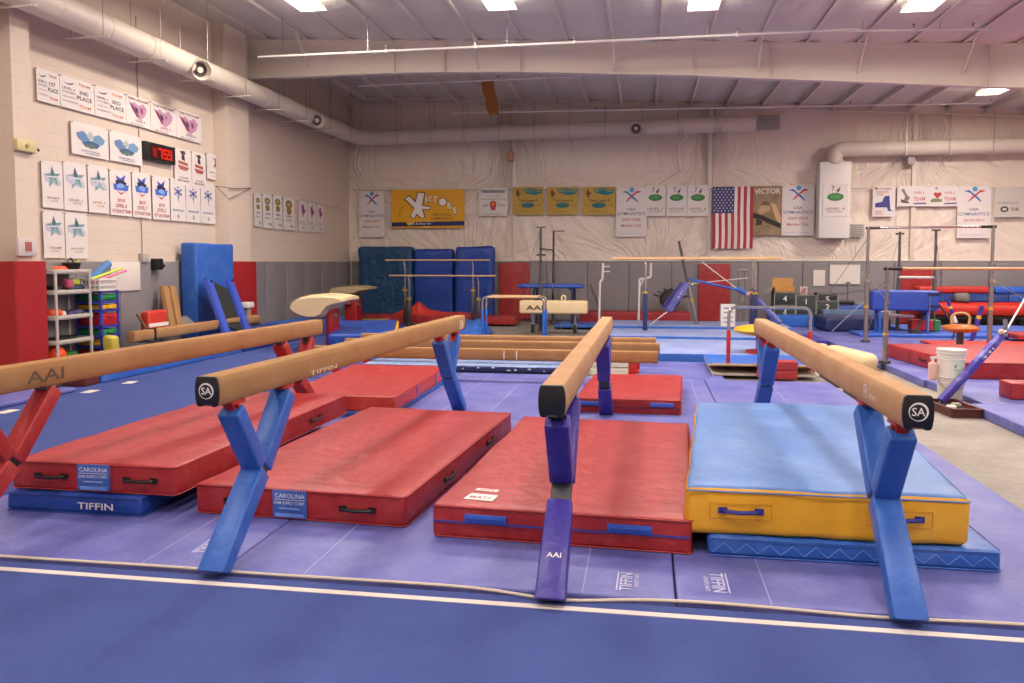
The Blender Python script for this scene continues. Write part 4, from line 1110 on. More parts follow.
# dark fan shape on the floor (coiled springs / wheel)
o0 = P3(670, 306, 22.3)
t = thing('equipment_dolly', 'dark round wheeled dolly leaning on the grey padding behind the purple strut', 'dolly', (o0.x, 22.5, .33))
mb = MB(); mb.lathe([(.05, -.1), (.24, -.06), (.28, 0), (.24, .06), (.05, .1)], DBLK, n=20, M=Matrix.Rotation(PI/2, 4, 'X') @ Matrix.Translation((0, .33, 0))); mb.build('wheel', t)
mb = MB()
for k in range(7):
    a = .3+k*.4; mb.tube([(math.cos(a)*.3, -.12, .33+math.sin(a)*.2), (math.cos(a)*.50, -.14, .33+math.sin(a)*.32)], .03, DSTEEL, n=6)
mb.build('spokes', t)
# white stacked carton
o0 = P3(729.5, 333, 18.4)
t = thing('storage_box', 'narrow white box with small teal marks standing left of the yellow mushroom', 'box', (o0.x, 18.9, .22))
mb = MB(); mb.box(-.16, .16, -.12, .12, 0, .50, WHT); mb.build('body', t, bevel=.01)
mb = MB()
for z, c in ((.08, '5aa0a4'), (.18, '8a8a86'), (.30, '5aa0a4'), (.40, '6a6a68')): mb.box(-.10, .02, -.124, -.12, z, z+.03, flat(c, .6)); mb.box(.05, .12, -.124, -.12, z+.01, z+.05, flat('a8a49c', .6))
mb.build('print', t)
# near chrome frame with red legs, springboard, mushroom, red block
bent_frame_rail('low_single_rail', 'chrome rail frame with red legs straddling the springboard', 1.29, 2.50, 12.85, .98, REDM, .60, zb=.0, r=.024, dy=0)
t = thing('springboard', 'curved springboard with a blue carpeted top and pale wooden edges under the chrome rail frame', 'springboard', (1.75, 12.9, 0))
nx, ny = 14, 6; vs = []; L_ = 1.75
rings = []
for i in range(nx+1):
    u = i/nx; y = -.75+1.6*u*.9; z = .19-.10*math.sin(PI*u*.9)
    rings.append([(-.78-.0*u, y, z), (.78, y, z), (.78, y, z-.03), (-.78, y, z-.03)])
mb = MB()
for i in range(nx):
    a, b = rings[i], rings[i+1]
    mb.add([a[0], a[1], b[1], b[0]], [(0, 1, 2, 3)], BLU)
    mb.add([a[3], a[2], b[2], b[3]], [(3, 2, 1, 0)], WOOD); mb.add([a[0], b[0], b[3], a[3]], [(0, 1, 2, 3)], WOOD); mb.add([a[1], a[2], b[2], b[1]], [(0, 1, 2, 3)], WOOD)
mb.add(rings[0], [(3, 2, 1, 0)], CREAM); mb.add(rings[-1], [(0, 1, 2, 3)], WOOD)
mb.build('board', t, recalc=False)
mb = MB(); mb.box(-.75, .75, -.70, .6, 0.0, .035, flat('b8b0a4', .6)); mb.build('base', t, bevel=.005)
mb = MB()
for x in (-.5, 0, .5): mb.cyl((x, .0, .03), (x, .0, .085), .04, DSTEEL, n=10)
mb.build('spring', t)
for z, lab in ((.002, 'lower small red foam block behind the far leg of the right hand beam'), (.135, 'upper small red foam block behind the far leg of the right hand beam')):
    block('foam_block', lab, 'block', 1.62, 2.16, 11.9, 12.12, z+.0, z+.13, RED, seed=60)
def mushroom(label, x, y, zt, r, mat, ped, zb=0.0, handle=False, sx=1.0, pr=.05, tk=.24):
    t = thing('mushroom_trainer', label, 'mushroom trainer', (x, y, zb)); h = zt-zb
    prof = [(.01, h-tk*r*2.0), (r*.55, h-tk*r*1.95), (r*.92, h-tk*r*1.45), (r, h-tk*r*1.0), (r*.93, h-tk*r*.5), (r*.6, h-tk*.08*r), (.01, h)]
    mb = MB(); mb.lathe(prof, mat, n=28, sx=sx); mb.build('cap', t, ang=70)
    mb = MB(); mb.cyl((0, 0, .03), (0, 0, h-.1), pr, ped, n=14); mb.build('pedestal', t)
    mb = MB(); mb.cyl((0, 0, 0), (0, 0, .04), r*.55, ped, n=20); mb.build('base_plate', t)
    if handle:
        mb = MB(); mb.tube([(-.14, 0, h-.03), (-.16, 0, h+.14), (-.08, 0, h+.2), (.08, 0, h+.2), (.16, 0, h+.14), (.14, 0, h-.03)], .024, flat('b08a5c', .5), n=8, fillet=.06); mb.build('handle', t)
    return t
mushroom('yellow mushroom trainer on a red pedestal, partly behind the right hand beam', 1.97, 14.3, .60, .46, flat('d8a024', .3), REDM, zb=.122, sx=1.0, pr=.08, tk=.19)
mushroom('orange brown mushroom trainer with a handle, behind the big red mat on the right', 5.62, 15.6, .56, .31, flat('b4642a', .25), DSTEEL, zb=.06, handle=True, pr=.06)
# tan flat board right of the yellow mushroom
block('wooden_board', 'flat tan board lying behind the right hand beam, right of the yellow mushroom', 'board', 2.55, 3.5, 16.3, 16.6, .02, .08, CREAM, seed=61)

# numbered dark blocks
def vbox(x0_, x1_, y0_, y1_, z0, z1, label, num=None, gr='dark numbered vault blocks'):
    t = thing('vault_block', label, 'vault block', ((x0_+x1_)/2, (y0_+y1_)/2, z0), 0, gr); w = (x1_-x0_)/2; d = (y1_-y0_)/2; h = z1-z0
    GB = flat('2c3230', .6)
    mb = MB(); mb.box(-w, w, -d, d, 0, h, GB); mb.build('body', t, bevel=.012)
    mb = MB()
    for s in (-1, 1): mb.box(s*w-.012, s*w+.012, -d-.006, -d+.006, 0, h, flat('8c8a80', .6))
    mb.box(-w, w, -d-.006, -d+.006, h-.018, h, flat('8c8a80', .6)); mb.build('edge_trim', t)
    if num: mb = MB(); text_on(mb, num, plane_M((.0, -d-.008, h-.16), (1, 0, 0), (0, 0, 1)), None, .15, LOGOW); mb.build('numeral', t, smooth=False, recalc=False)
    return t
Yb = 21.7
def bx(px): return bw(px, 300, Yb)[0]
def bz(py): return bw(800, py, Yb)[1]
vbox(bx(774.5), bx(795.5), Yb, Yb+.6, bz(305)+.003, bz(292.5), 'upper dark vault block with a white 4, cardboard box on it', '4')
vbox(bx(774.5), bx(795.5), Yb, Yb+.6, .07, bz(305), 'lower dark vault block with a white 3, under the one numbered 4', '3')
vbox(bx(796.3), bx(816), Yb, Yb+.6, .07, bz(295), 'tall dark vault block with a white 1', '1')
vbox(bx(818.5), bx(838.5), Yb+.1, Yb+.6, bz(300.5)+.003, bz(293), 'upper right dark vault block with a white 5', '5')
vbox(bx(816.8), bx(838.5), Yb, Yb+.6, .07, bz(300.5), 'dark vault block with a white 2 and pale scribble, below the one numbered 5', '2')
t = thing('cardboard_box', 'open cardboard box with raised flaps on the dark block numbered 4', 'box', ((bx(775)+bx(796))/2, Yb+.3, bz(292.5)+.002))
w = (bx(796)-bx(775))/2; CB = flat('c08a48', .8); CB2 = flat('d4a462', .8)
mb = MB(); hh = bz(287)-bz(292.5)
for a in ((-w, w, -.22, -.21), (-w, w, .21, .22), (-w, -w+.01, -.22, .22), (w-.01, w, -.22, .22)): mb.box(*a, 0, hh, CB)
mb.box(-w, w, -.22, .22, 0, .01, CB); mb.build('body', t)
mb = MB(); mb.bar((0, .22, hh), (0, .16, hh+.22), 2*w, .008, CB2, (0, 1, 0)); mb.build('flap', t)
mb = MB(); mb.bar((-w, 0, hh), (-w-.20, 0, hh-.14), .40, .008, flat('c8b8a4', .8), (0, 0, 1)); mb.build('flap', t)
x = bx(805); t = thing('picture_frame', 'small framed photo standing on the dark block numbered 1', 'picture frame', (x, Yb+.2, bz(295)+.002))
mb = MB(); mb.box(-.09, .09, -.01, .01, 0, .21, flat('c8c0b8', .5)); mb.build('frame', t, bevel=.004)
mb = MB(); mb.box(-.07, .07, -.014, -.011, .02, .19, flat('b88a84', .5)); mb.add([(-.06, -.016, .03), (-.03, -.016, .03), (.05, -.016, .17), (.02, -.016, .17)], [(0, 1, 2, 3)], flat('5a2a34', .5)); mb.build('picture', t)
block('black_bag', 'flat black bag on the blue mats right of the dark blocks', 'bag', bx(838.5), bx(857), 21.9, 22.3, .58, .68, BLK, r=.04, amp=.02, step=.06, seed=5)
block('stacked_mat', 'blue stacked mat under the black bag by the wall', 'mat', bx(839), bx(871), 21.75, 22.8, .07, .55, flat('3552a0', .5), r=.03, amp=.01, seed=62)
block('stacked_mat', 'small blue grey mat edge on top of the stack by the wall', 'mat', bx(820), bx(873), 21.3, 21.69, .065, .47, flat('5a7090', .5), r=.01, amp=.002, seed=63)
block('blue_floor_mat', 'bright blue thick mat on the floor in front of the dark numbered blocks', 'mat', bw(770, 320, 21)[0], bw(813, 320, 21)[0], 20.9, 21.6, .065, .34, flat('2a62b8', .4), seed=64)
t = landing_mat('dark navy crash mat lying in front of the dark blocks', 4.15, 5.6, 19.6, 20.8, .062, .40, .03, NAVY, seed=65, r=.08, amp=.015, name='navy_mat')
block('blue_floor_mat', 'thin bright blue mat in front of the blue padded block', 'mat', 4.6, 7.6, 18.4, 19.3, .062, .13, flat('3462c0', .4), seed=66)
block('blue_floor_mat', 'wide blue mat along the floor below the red rolls at the right', 'mat', 5.8, 11.5, 19.4, 20.9, .062, .16, flat('4068c0', .45), seed=67)
block('blue_floor_mat', 'pale blue mat at the far right of the floor', 'mat', 8.0, 12.2, 17.6, 19.3, .062, .12, LBM, seed=68)
# paper and whiteboards on the wall padding
for (a, b, c, d_, lab, nm) in ((813.5, 270, 825, 286, 'small white paper sheet on the grey wall padding', 'paper_sheet'), (830, 264.5, 860, 284, 'whiteboard on the grey wall padding right of the paper sheet', 'whiteboard')):
    x0_, z1 = bw(a, b, 23.1); x1_, z0 = bw(c, d_, 23.1)
    t = thing(nm, lab, 'board' if nm == 'whiteboard' else 'paper', ((x0_+x1_)/2, 23.12, z0)); w = (x1_-x0_)/2
    mb = MB(); mb.box(-w, w, -.012, .0, 0, z1-z0, OFFW); mb.build('sheet', t)
    if nm == 'whiteboard':
        mb = MB()
        for q in ((-w, w, -.02), (-w, w, z1-z0)): mb.box(q[0], q[1], -.02, 0, q[2], q[2]+.02, STEEL)
        mb.box(.03, .14, -.05, -.02, .02, .05, DSTEEL); mb.build('tray_rail', t)

# ---- high bar and low bar of the right platform
hb1 = (4.42, 17.2); hb2 = (6.62, 16.9)
t, d = bar_rig('high_bar', 'tall steel high bar at the right with black rail ends, two posts', hb1, hb2, 2.30, CHROME, STEEL, r_post=.036,
    cables=[((0, 0, 2.1), (-.95, 1.6, .08)), ((0, 0, 1.05), (-.9, 1.9, .75)), ((2.2, -.3, 1.4), (2.8, 1.2, .1))])
t.location.z = .06
mb = MB(); mb.cyl((-.3, 1.6, .08), (-.02, 0, .85), .01, WHT); mb.build('stay_cable', t)
t, d = bar_rig('low_bar', 'lower steel bar on a leaning post in front of the tall high bar', (3.80, 13.62), (6.6, 13.5), 1.515, WOOD, STEEL, r_post=.034,
    cables=[((.05, 0, 1.35), (.55, 3.4, .95)), ((.05, 0, .95), (.62, 3.5, 1.3)), ((0, .05, 1.2), (-.75, 4.3, .85)), ((2.8, .1, 1.2), (2.5, 3.1, .9)), ((2.8, .1, .6), (2.85, 3.3, 1.25))])
# connecting tube low
t.location.z = .06
mb = MB(); a = P3(886, 318.5, 13.9)-Vector((3.80, 13.62, 0)); b = P3(913, 319.5, 17.5)-Vector((3.80, 13.62, 0)); mb.cyl(a, b, .028, STEEL, n=10); mb.build('connecting_tube', t)
# floor stay with purple pad
A = P3(934, 394, 10.02); A.z = ZB+.01; B = P3(1004, 333, 10.45); d_ = (B-A)
t = thing('floor_stay', 'purple padded stay strut slanting down to the concrete beside the white buckets', 'stay', A)
mb = MB(); mb.bar(d_*.10, d_*.97, .085, .085, PUR if False else grunge('chalked purple', '4a3f9c', 'a8a4d4', 6, .5, .8, .7, .5, 16, .2, .006)); pd = mb.build('pad', t, bevel=.02)
mb = MB(); text_on(mb, 'AAI', plane_M(d_*.74+Vector((0, -.046, .0)), d_, d_.cross(Vector((0, 1, 0)))*-1), .20, .055, LOGOW); mb.build('lettering', pd, smooth=False, recalc=False)
mb = MB(); mb.tube([(0, 0, .01), d_*.04, d_*.12], .014, DSTEEL, n=8); mb.cyl((-.02, 0, 0), (.02, 0, .02), .03, DSTEEL); mb.build('floor_hook', t)
mb = MB(); mb.cyl(d_*.95, d_*1.04, .03, CHROME, n=10); mb.bar(d_*1.0+Vector((.02, 0, -.04)), d_*1.0+Vector((.01, 0, .16)), .04, .03, CHROME); mb.ball(d_*.985+Vector((-.04, -.05, .03)), .035, flat('d8b8a0', .5)); mb.build('tensioner', t)
mb = MB(); mb.cyl(d_*1.03, P3(1030, 290, 11.6)-A, .012, WHT); mb.build('rod', t)
# second rig: dark posts with T tops
t, d = bar_rig('practice_bars', 'two dark bar posts with T shaped tops behind the blue padded block', (5.72, 19.6), (6.42, 19.4), 2.28, DSTEEL, flat('565050', .5), r_post=.035, clamps=False,
    cables=[((0, 0, 2.2), (-.7, -.3, .1)), ((.7, -.2, 2.2), (.2, -1.4, .15)), ((.7, -.2, 2.2), (1.5, 1.5, .5))])
t.location.z = .06
for c in [c for c in t.children if c.name.startswith('rail')]:
    for g in list(c.children): bpy.data.objects.remove(g)
    bpy.data.objects.remove(c)
mb = MB()
for q in (Vector((0, 0, 2.26)), Vector((.7, -.2, 2.33))): mb.bar(q-Vector((.09, 0, 0)), q+Vector((.09, 0, 0)), .04, .04, DSTEEL); mb.build('post_top', t); mb = MB()
mb.cyl((0, 0, 1.27), (.7, -.2, 1.27), .03, WHT); mb.cyl((0, 0, 1.27), (-.05, 0, .9), .02, DSTEEL); mb.build('cross_rail', t)
mb = MB(); mb.cyl((.7, -.25, .80), (.1, -.9, .12), .022, DSTEEL); mb.cyl((.7, -.25, .80), (1.25, -.1, .08), .022, DSTEEL); mb.box(.0, .18, -1.0, -.8, .06, .16, DSTEEL); mb.build('brace', t)
# blue padded block on legs
t = thing('padded_block', 'blue padded spotting block raised on dark legs in front of the red wall pad', 'padded block', (5.77, 18.9, .06))
x0_ = bw(869, 300, 18.9)[0]-5.77; x1_ = bw(936, 300, 18.9)[0]-5.77
mb = MB(); soft_box(mb, x0_, x1_, -.25, .25, .56, 1.0, flat('2c4ca8', .4), r=.05, amp=.008, step=.12); mb.build('cushion', t)
for z in (.66, .92): mb = MB(); mb.bar((.28, -.262, z), (.52, -.262, z), .05, .01, NVM, (0, -1, 0)); mb.build('strap', t)
for x in (x0_+.2, x1_-.2):
    for y in (-.15, .15): mb = MB(); mb.box(x-.03, x+.03, y-.03, y+.03, 0, .58, BLUM); mb.build('leg', t, bevel=.005)
# stack of rolled and folded mats at right wall
t = thing('storage_rack', 'low black metal rack carrying the red and blue mats at the right', 'rack', (9.6, 22.4, .0))
mb = MB(); 
for x in (-2.4, 0, 2.6):
    for y in (-.4, .4): mb.box(x-.03, x+.03, y-.03, y+.03, 0, .30, BLK)
mb.box(-2.45, 2.65, -.45, .45, .24, .30, BLK); mb.build('frame', t)
block('rolled_mat', 'long bright red inflated mat lying on the black rack at the right', 'mat', 7.15, 12.0, 21.9, 22.75, .303, .66, flat('c02c20', .35), r=.15, amp=.01, seed=70)
block('folded_mat', 'deep blue folded mat on top of the long red inflated mat', 'mat', 7.0, 9.1, 22.2, 22.8, .665, .88, flat('1c4488', .45), seed=71)
block('folded_mat', 'brighter blue and black edged mat at the right on the long red inflated mat', 'mat', 9.12, 12.0, 22.2, 22.8, .665, .88, flat('2656a8', .45), seed=72)
for (a, b, c, lab) in ((6.95, 8.75, 'b8281e', 'red folded mat at the top of the stack, left end'), (8.77, 9.6, '2a5cbc', 'blue folded mat at the top of the stack beside the red one'), (9.62, 10.1, '3a4250', 'dark grey folded mat at the top of the stack'), (10.12, 12.0, '2458bc', 'blue folded mat at the top right end of the stack')):
    block('folded_mat', lab, 'mat', a, b, 22.15, 22.75, .885, 1.05, flat(c, .4), seed=a, r=.05)
block('cushion_bundle', 'grey and white bundle lying on the long red inflated mat', 'bundle', bw(959, 310, 21.6)[0], bw(976, 310, 21.6)[0], 21.92, 22.17, .655, .90, flat('6c6660', .7), r=.1, amp=.03, step=.06)
block('foam_wedge', 'red foam block with a green end on the blue mat under the padded block', 'block', bw(912, 320, 19.0)[0], bw(934, 320, 19)[0], 19.0, 19.3, .165, .40, flat('b4282a', .45), seed=73)
block('foam_block', 'small green foam block at the end of the red one under the padded block', 'block', bw(934.5, 320, 19)[0], bw(941, 320, 19)[0], 19.0, 19.3, .165, .40, flat('2c7a44', .45), seed=74)
block('thin_red_mat', 'thin bright red mat on the floor behind the orange brown mushroom', 'mat', 5.5, 10.8, 14.75, 17.4, .062, .10, ORED, seed=75)
block('thin_red_mat', 'thin red mat angled at the far right, behind the high bar post', 'mat', 7.4, 10.6, 17.5, 18.4, .125, .22, RED, seed=76)
# leaning purple poles behind mushroom
for (a, b, Y, r_, lab) in (((947, 298), (957, 326), 18.0, .035, 'slanting purple and white padded pole left of the high bar post'), ((982, 306), (972, 341), 17.6, .045, 'slanting dark purple padded pole between the mushroom and the high bar post')):
    p = P3(*b, Y); q = P3(*a, Y); p.z = max(.1, p.z)
    t = thing('padded_pole', lab, 'pole', (p.x, p.y, p.z)); v = q-p
    mb = MB(); mb.cyl((0, 0, 0), v, r_, PPAD, n=10); pp = mb.build('pad', t)
    mb = MB(); mb.cyl(v*.62, v*.72, r_*1.05, flat('d8a838', .5), n=10); mb.cyl(v*.12, v*.4, r_*1.04, LOGOW if r_ < .04 else PPAD, n=10); mb.build('sleeve', pp)
    mb = MB(); mb.cyl((0, 0, 0), (-.05, .1, -p.z+.065), .02, DSTEEL); mb.build('hook', t)

# ================================================================ LEFT SIDE
# bench-like long blue mats along the wall
block('long_blue_block', 'long bright blue padded block along the left wall behind the leftmost beam', 'mat', -7.95, -7.45, 10.05, 14.0, -.005, .30, BLU, seed=80)
for k in range(4):
    block('panel_mat', ['dark blue folded panel mat, bottom of the stack behind the leftmost beam', 'dark blue folded panel mat, second of that stack', 'dark blue folded panel mat, third of that stack', 'dark blue folded panel mat, top of the stack behind the leftmost beam'][k],
          'mat', -8.35, -7.40, 14.05, 16.6, -.005+.085*k, -.005+.085*k+.08, RBLU, r=.035, seed=81+k, group='folded panel mats by the left wall')
block('blue_floor_mat', 'light blue block at the floor beyond the dark folded panel mats', 'mat', -8.3, -7.35, 16.65, 19.0, -.005, .34, BLU, seed=86)
block('purple_strip', 'thin purple mat strip on the carpet at the left edge of the picture', 'mat', -8.3, -7.3, 6.5, 9.35, -.005, .05, PUR, seed=87)
block('brown_box', 'small dark red brown box at the end of the long blue block', 'box', -7.95, -7.46, 9.72, 10.02, -.005, .12, flat('5a2420', .5), seed=88)
for k, (px, py) in enumerate(((7, 411), (90, 391), (130, 382))):
    x, y = fl(px, py); mb = MB(); mb.box(-.07, .07, -.12, .12, 0, .004, OFFW)
    tag(mb.build('tape_patch', loc=(x, y, -.0075), bevel=.001, rz=.1*k), ['white tape patch on the carpet nearest the left edge', 'middle white tape patch on the carpet', 'farthest white tape patch on the carpet'][k], 'tape', 'tape patches on the left carpet')
# tall blue crash mat
t = thing('upright_crash_mat', 'tall blue crash mat standing against the left wall behind the blue ramp', 'mat', (-8.58, 14.8, .33))
mb = MB(); soft_box(mb, -.10, .22, -.76, .66, -.33, 1.71, BLU, r=.04, amp=.012, step=.15, seed=90); mb.build('cushion', t)
# ramp with two blue rails and a black board
At = (-8.18,); y0_, z0_ = lw(208, 281, -8.16); y1_, z1_ = lw(227, 331, -7.5)
t = thing('leaning_ramp', 'blue railed ramp with a black board between, leaning on the tall blue crash mat', 'ramp', (-7.5, y1_, z1_-.1))
top = Vector((-8.16, y0_, z0_))-t.location; bot = Vector((0, 0, 0)); rl = Vector((0, 1, 0))
sep = lw(229, 281, -8.16)[0]-y0_
for k in (0, 1):
    o_ = rl*sep*k
    mb = MB(); mb.bar(bot+o_, top+o_, .16, .10, flat('3a52b4', .4), (1, 0, .6)); r_ = mb.build('rail', t, bevel=.008)
    mb = MB(); q = top*.96+o_; mb.cyl(q+Vector((.04, 0, .02)), q+Vector((.07, 0, .05)), .02, BLK); mb.build('bolt', r_)
mb = MB(); mb.bar(bot+rl*sep/2+top*.1-Vector((.05, 0, 0)), top*.92+rl*sep/2-Vector((.05, 0, 0)), sep*.95, .02, flat('20221e', .7), (1, 0, .6)); mb.build('board', t)
# low beam lying along the wall
ya, za = lw(131, 337, -7.75); yb_, zb_ = lw(257, 320, -7.75)
t = thing('floor_beam', 'brown practice beam lying along the left wall across the foot of the blue ramp', 'balance beam', (-7.75, ya, .0))
mb = MB(); beam_body(mb, yb_-ya, SUEDED, za-.08, 0); mb.build('beam_body', t, bevel=.004, ang=50)
for s in (.25, yb_-ya-.3): mb = MB(); mb.bar((-.2, s, .03+.42), (.2, s, .03+.42), .06, .05, DSTEEL); mb.box(-.03, .03, s-.03, s+.03, .42, za-.07, DSTEEL); mb.build('leg', t)
mb = MB(); mb.bar((0, .5, za+.0), (0, .54, za+.0), .15, .19, BLK, (0, 0, 1)); mb.build('strap', t)
# two leaning suede planks
for k, (px0, px1) in enumerate(((163, 170), (170, 176.5))):
    a = Vector((-8.58, lw(px0+1, 287, -8.58)[0], lw(px0, 287, -8.58)[1])); b = Vector((-8.25, lw(px0+9, 329, -8.25)[0], lw(px0+8, 329, -8.25)[1])); b.z = .44
    mb = MB(); mb.bar(b-b, a-b, .16, .11, SUEDED, (1, 0, .3))
    tag(mb.build('leaning_plank', loc=b, bevel=.02, seg=3), ['left one of two brown suede planks leaning on the grey padding', 'right one of two brown suede planks leaning on the grey padding'][k], 'plank', 'planks leaning on the left wall')
# red and white folded chair-like block
a = lw(156, 325, -8.2)
t = thing('red_cushion', 'red cushion with a white stripe propped on a wooden frame behind the floor beam', 'cushion', (-8.2, a[0], .46))
mb = MB(); soft_box(mb, -.12, .05, -.27, .27, .0, .40, ORED, r=.04, amp=.006, step=.1); c_ = mb.build('cushion', t)
mb = MB(); mb.box(.045, .062, -.27, .27, .13, .19, LOGOW); mb.build('white_stripe', c_)
mb = MB(); mb.bar((.1, -.33, 0), (-.1, -.36, .36), .05, .03, flat('6a4a34', .6)); mb.build('frame', t)
a = lw(186, 322, -8.3)
mb = MB(); mb.add([(0, -.18, 0), (.2, -.18, 0), (.2, .25, 0), (0, .25, 0), (0, -.18, .22), (0, .1, .24)], [(0, 1, 2, 3), (0, 4, 1), (1, 4, 5, 2), (2, 5, 3), (0, 3, 5, 4)], flat('6c6a68', .6))
tag(mb.build('grey_wedge', loc=(-8.35, a[0], .46), bevel=.01), 'small grey wedge beside the leaning brown planks', 'wedge')
# small white topped stand by the red pier
a = lw(246.5, 305, -8.15)
t = thing('small_stand', 'small white box on a beige stand in front of the second red pier pad', 'stand', (-8.15, a[0], .35))
mb = MB(); mb.box(-.1, .1, -.16, .16, a[1]-.35-.06, a[1]-.35+.06, WHT); mb.build('white_box', t, bevel=.02)
mb = MB(); mb.box(-.06, .06, -.08, .08, -.0, a[1]-.40, flat('a08a70', .6)); mb.build('post', t)
# shelving unit
y0_ = lw(54, 268, -8.36)[0]; y1_ = lw(91, 268, -8.36)[0]
W_ = y1_-y0_; zt = lw(70, 268, -8.36)[1]; PL = flat('b8b0a6', .5)
t = thing('shelving_unit', 'grey plastic four tier shelving unit beside the nearest red pier pad', 'shelves', (-8.56, (y0_+y1_)/2, 0))
zs = [lw(70, py, -8.34)[1] for py in (270, 290.5, 315.5, 340, 362)]
for z in zs:
    mb = MB(); mb.box(-.20, .20, -W_/2, W_/2, z-.05, z-.035, PL)
    for s in (-1, 1): mb.box(-.20, .20, s*W_/2-.015, s*W_/2+.015, z-.055, z+.01, PL)
    mb.box(.185, .20, -W_/2, W_/2, z-.055, z+.01, PL); mb.build('shelf', t, bevel=.004)
for sx_ in (-.18, .19):
    for s in (-1, 1):
        mb = MB(); mb.cyl((sx_, s*(W_/2-.03), 0), (sx_, s*(W_/2-.03), zs[0]-.04), .022, PL, n=10); mb.build('post', t)
def on_shelf(k): return zs[k]-.034
X0 = -8.62; Yc = (y0_+y1_)/2
def item(name, label, cat, loc, f, group=None):
    mb = MB(); f(mb); return tag(mb.build(name, loc=loc), label, cat, group)
item('orange_hoop_stack', 'flat orange disc lying on top of the grey shelving unit', 'disc', (X0+.03, Yc-.05, on_shelf(0)), lambda m: m.lathe([(.12, 0), (.15, .01), (.15, .05), (.11, .09), (.01, .09)], flat('d8541c', .5), n=20))
item('black_basket', 'black tub with a small handle on top of the grey shelving unit', 'tub', (X0+.05, Yc+.24, on_shelf(0)), lambda m: (m.lathe([(.09, 0), (.13, .13), (.14, .135), (.13, .145), (.01, .1)], BLK, n=16), m.tube([(0, -.1, .14), (0, -.02, .22), (0, .05, .14)], .012, BLK, n=6, fillet=.03), m.cyl((0, .08, .12), (.02, .16, .19), .012, flat('c8b42c', .5))))
item('grey_box', 'small pale box at the left on top of the grey shelving unit', 'box', (X0+.1, Yc-.34, on_shelf(0)), lambda m: soft_box(m, -.06, .06, -.08, .08, 0, .10, flat('8a7a6c', .6), r=.015, amp=.002, step=.05))
item('dumbbell', 'dark weights on the upper shelf of the grey shelving unit', 'weights', (X0+.05, Yc-.15, on_shelf(1)), lambda m: (m.lathe([(.14, 0), (.16, .03), (.14, .06), (.01, .06)], BLK, n=18), m.lathe([(.1, .06), (.12, .08), (.1, .11), (.01, .11)], DBLK, n=18)))
item('toy_bundle', 'pink, yellow and blue soft bundle on the upper shelf of the grey unit', 'soft toy', (X0+.08, Yc+.15, on_shelf(1)), lambda m: (soft_box(m, -.08, .08, -.14, .0, .06, .20, flat('c85a78', .6), r=.05, amp=.02, step=.04), soft_box(m, -.06, .06, -.05, .16, .1, .2, flat('b8c83a', .6), r=.04, amp=.02, step=.04), soft_box(m, -.06, .09, -.08, .22, 0, .1, flat('22304c', .6), r=.04, amp=.02, step=.04)))
item('toy_ball', 'orange and white rubber ball shape on the second shelf of the grey unit', 'ball', (X0+.08, Yc-.18, on_shelf(2)), lambda m: (m.ball((0, -.08, .07), .07, flat('e4501c', .5)), m.ball((0, .05, .07), .07, flat('e4501c', .5)), m.ball((.03, .12, .05), .05, flat('d8c8b8', .5))))
item('beanbag_pile', 'dark blue and purple bean bags on the second shelf of the grey unit', 'bean bags', (X0+.05, Yc+.18, on_shelf(2)), lambda m: (soft_box(m, -.1, .1, -.15, .05, 0, .08, flat('3a3560', .7), r=.035, amp=.01, step=.05), soft_box(m, -.08, .1, .0, .2, 0, .1, flat('4a4a68', .7), r=.04, amp=.01, step=.05)))
item('black_tray', 'black tray on the third shelf of the grey unit', 'tray', (X0+.02, Yc, on_shelf(3)), lambda m: m.lathe([(.2, 0), (.26, .06), (.27, .065), (.25, .07), (.01, .03)], BLK, n=20, sx=.7, sy=1.2))
item('orange_ball', 'bright orange ball on the lowest visible shelf of the grey unit', 'ball', (X0+.10, Yc-.22, on_shelf(4)), lambda m: m.ball((0, 0, .14), .14, flat('f04c10', .45), n=20))
item('green_bundle', 'green soft bundle beside the bright orange ball', 'soft toy', (X0+.05, Yc+.08, on_shelf(4)), lambda m: soft_box(m, -.1, .1, -.12, .14, 0, .16, flat('3c7a34', .6), r=.06, amp=.02, step=.05))
item('yellow_bag', 'yellow bag standing right of the grey shelving unit', 'bag', (-8.15, y1_+.12, .0), lambda m: soft_box(m, -.1, .1, -.1, .10, 0.0, .55, flat('c8b440', .6), r=.06, amp=.03, step=.07))
# drawer tower
ya = lw(99, 320, -8.3)[0]+.05; yb_ = lw(118, 320, -8.3)[0]; w = (yb_-ya)/2
t = thing('drawer_tower', 'blue framed plastic drawer tower with green, yellow and red drawers', 'drawers', (-8.56, (ya+yb_)/2, 0))
zt = lw(108, 291, -8.3)[1]; DBL = flat('3238a0', .45)
mb = MB()
for sx_ in (-.18, .26):
    for s in (-1, 1): mb.box(sx_-.02, sx_+.02, s*w-.02, s*w+.02, 0, zt, DBL)
zz_ = [zt]+[lw(108, q, -8.3)[1] for q in (301.5, 310, 326, 335.5, 346)]+[.15]
for z in zz_: mb.box(-.20, .28, -w-.02, w+.02, z-.025, z+.012, DBL)
mb.build('frame', t, bevel=.005)
for k, c in enumerate(('1c7a44', 'd0a018', 'a81c28', '1c7a44', 'd0a018', 'a81c28')):
    z1 = zz_[k]-.03; z0_ = zz_[k+1]+.016
    mb = MB(); mb.box(-.17, .27, -w+.03, w-.03, z0_, z1-.02, flat(c, .4)); dr = mb.build('drawer', t, bevel=.01)
    mb = MB(); mb.tube([(.275, -.08, z1-.05), (.295, -.06, z1-.07), (.295, .06, z1-.07), (.275, .08, z1-.05)], .012, flat(c, .4), n=6); mb.build('handle', dr)
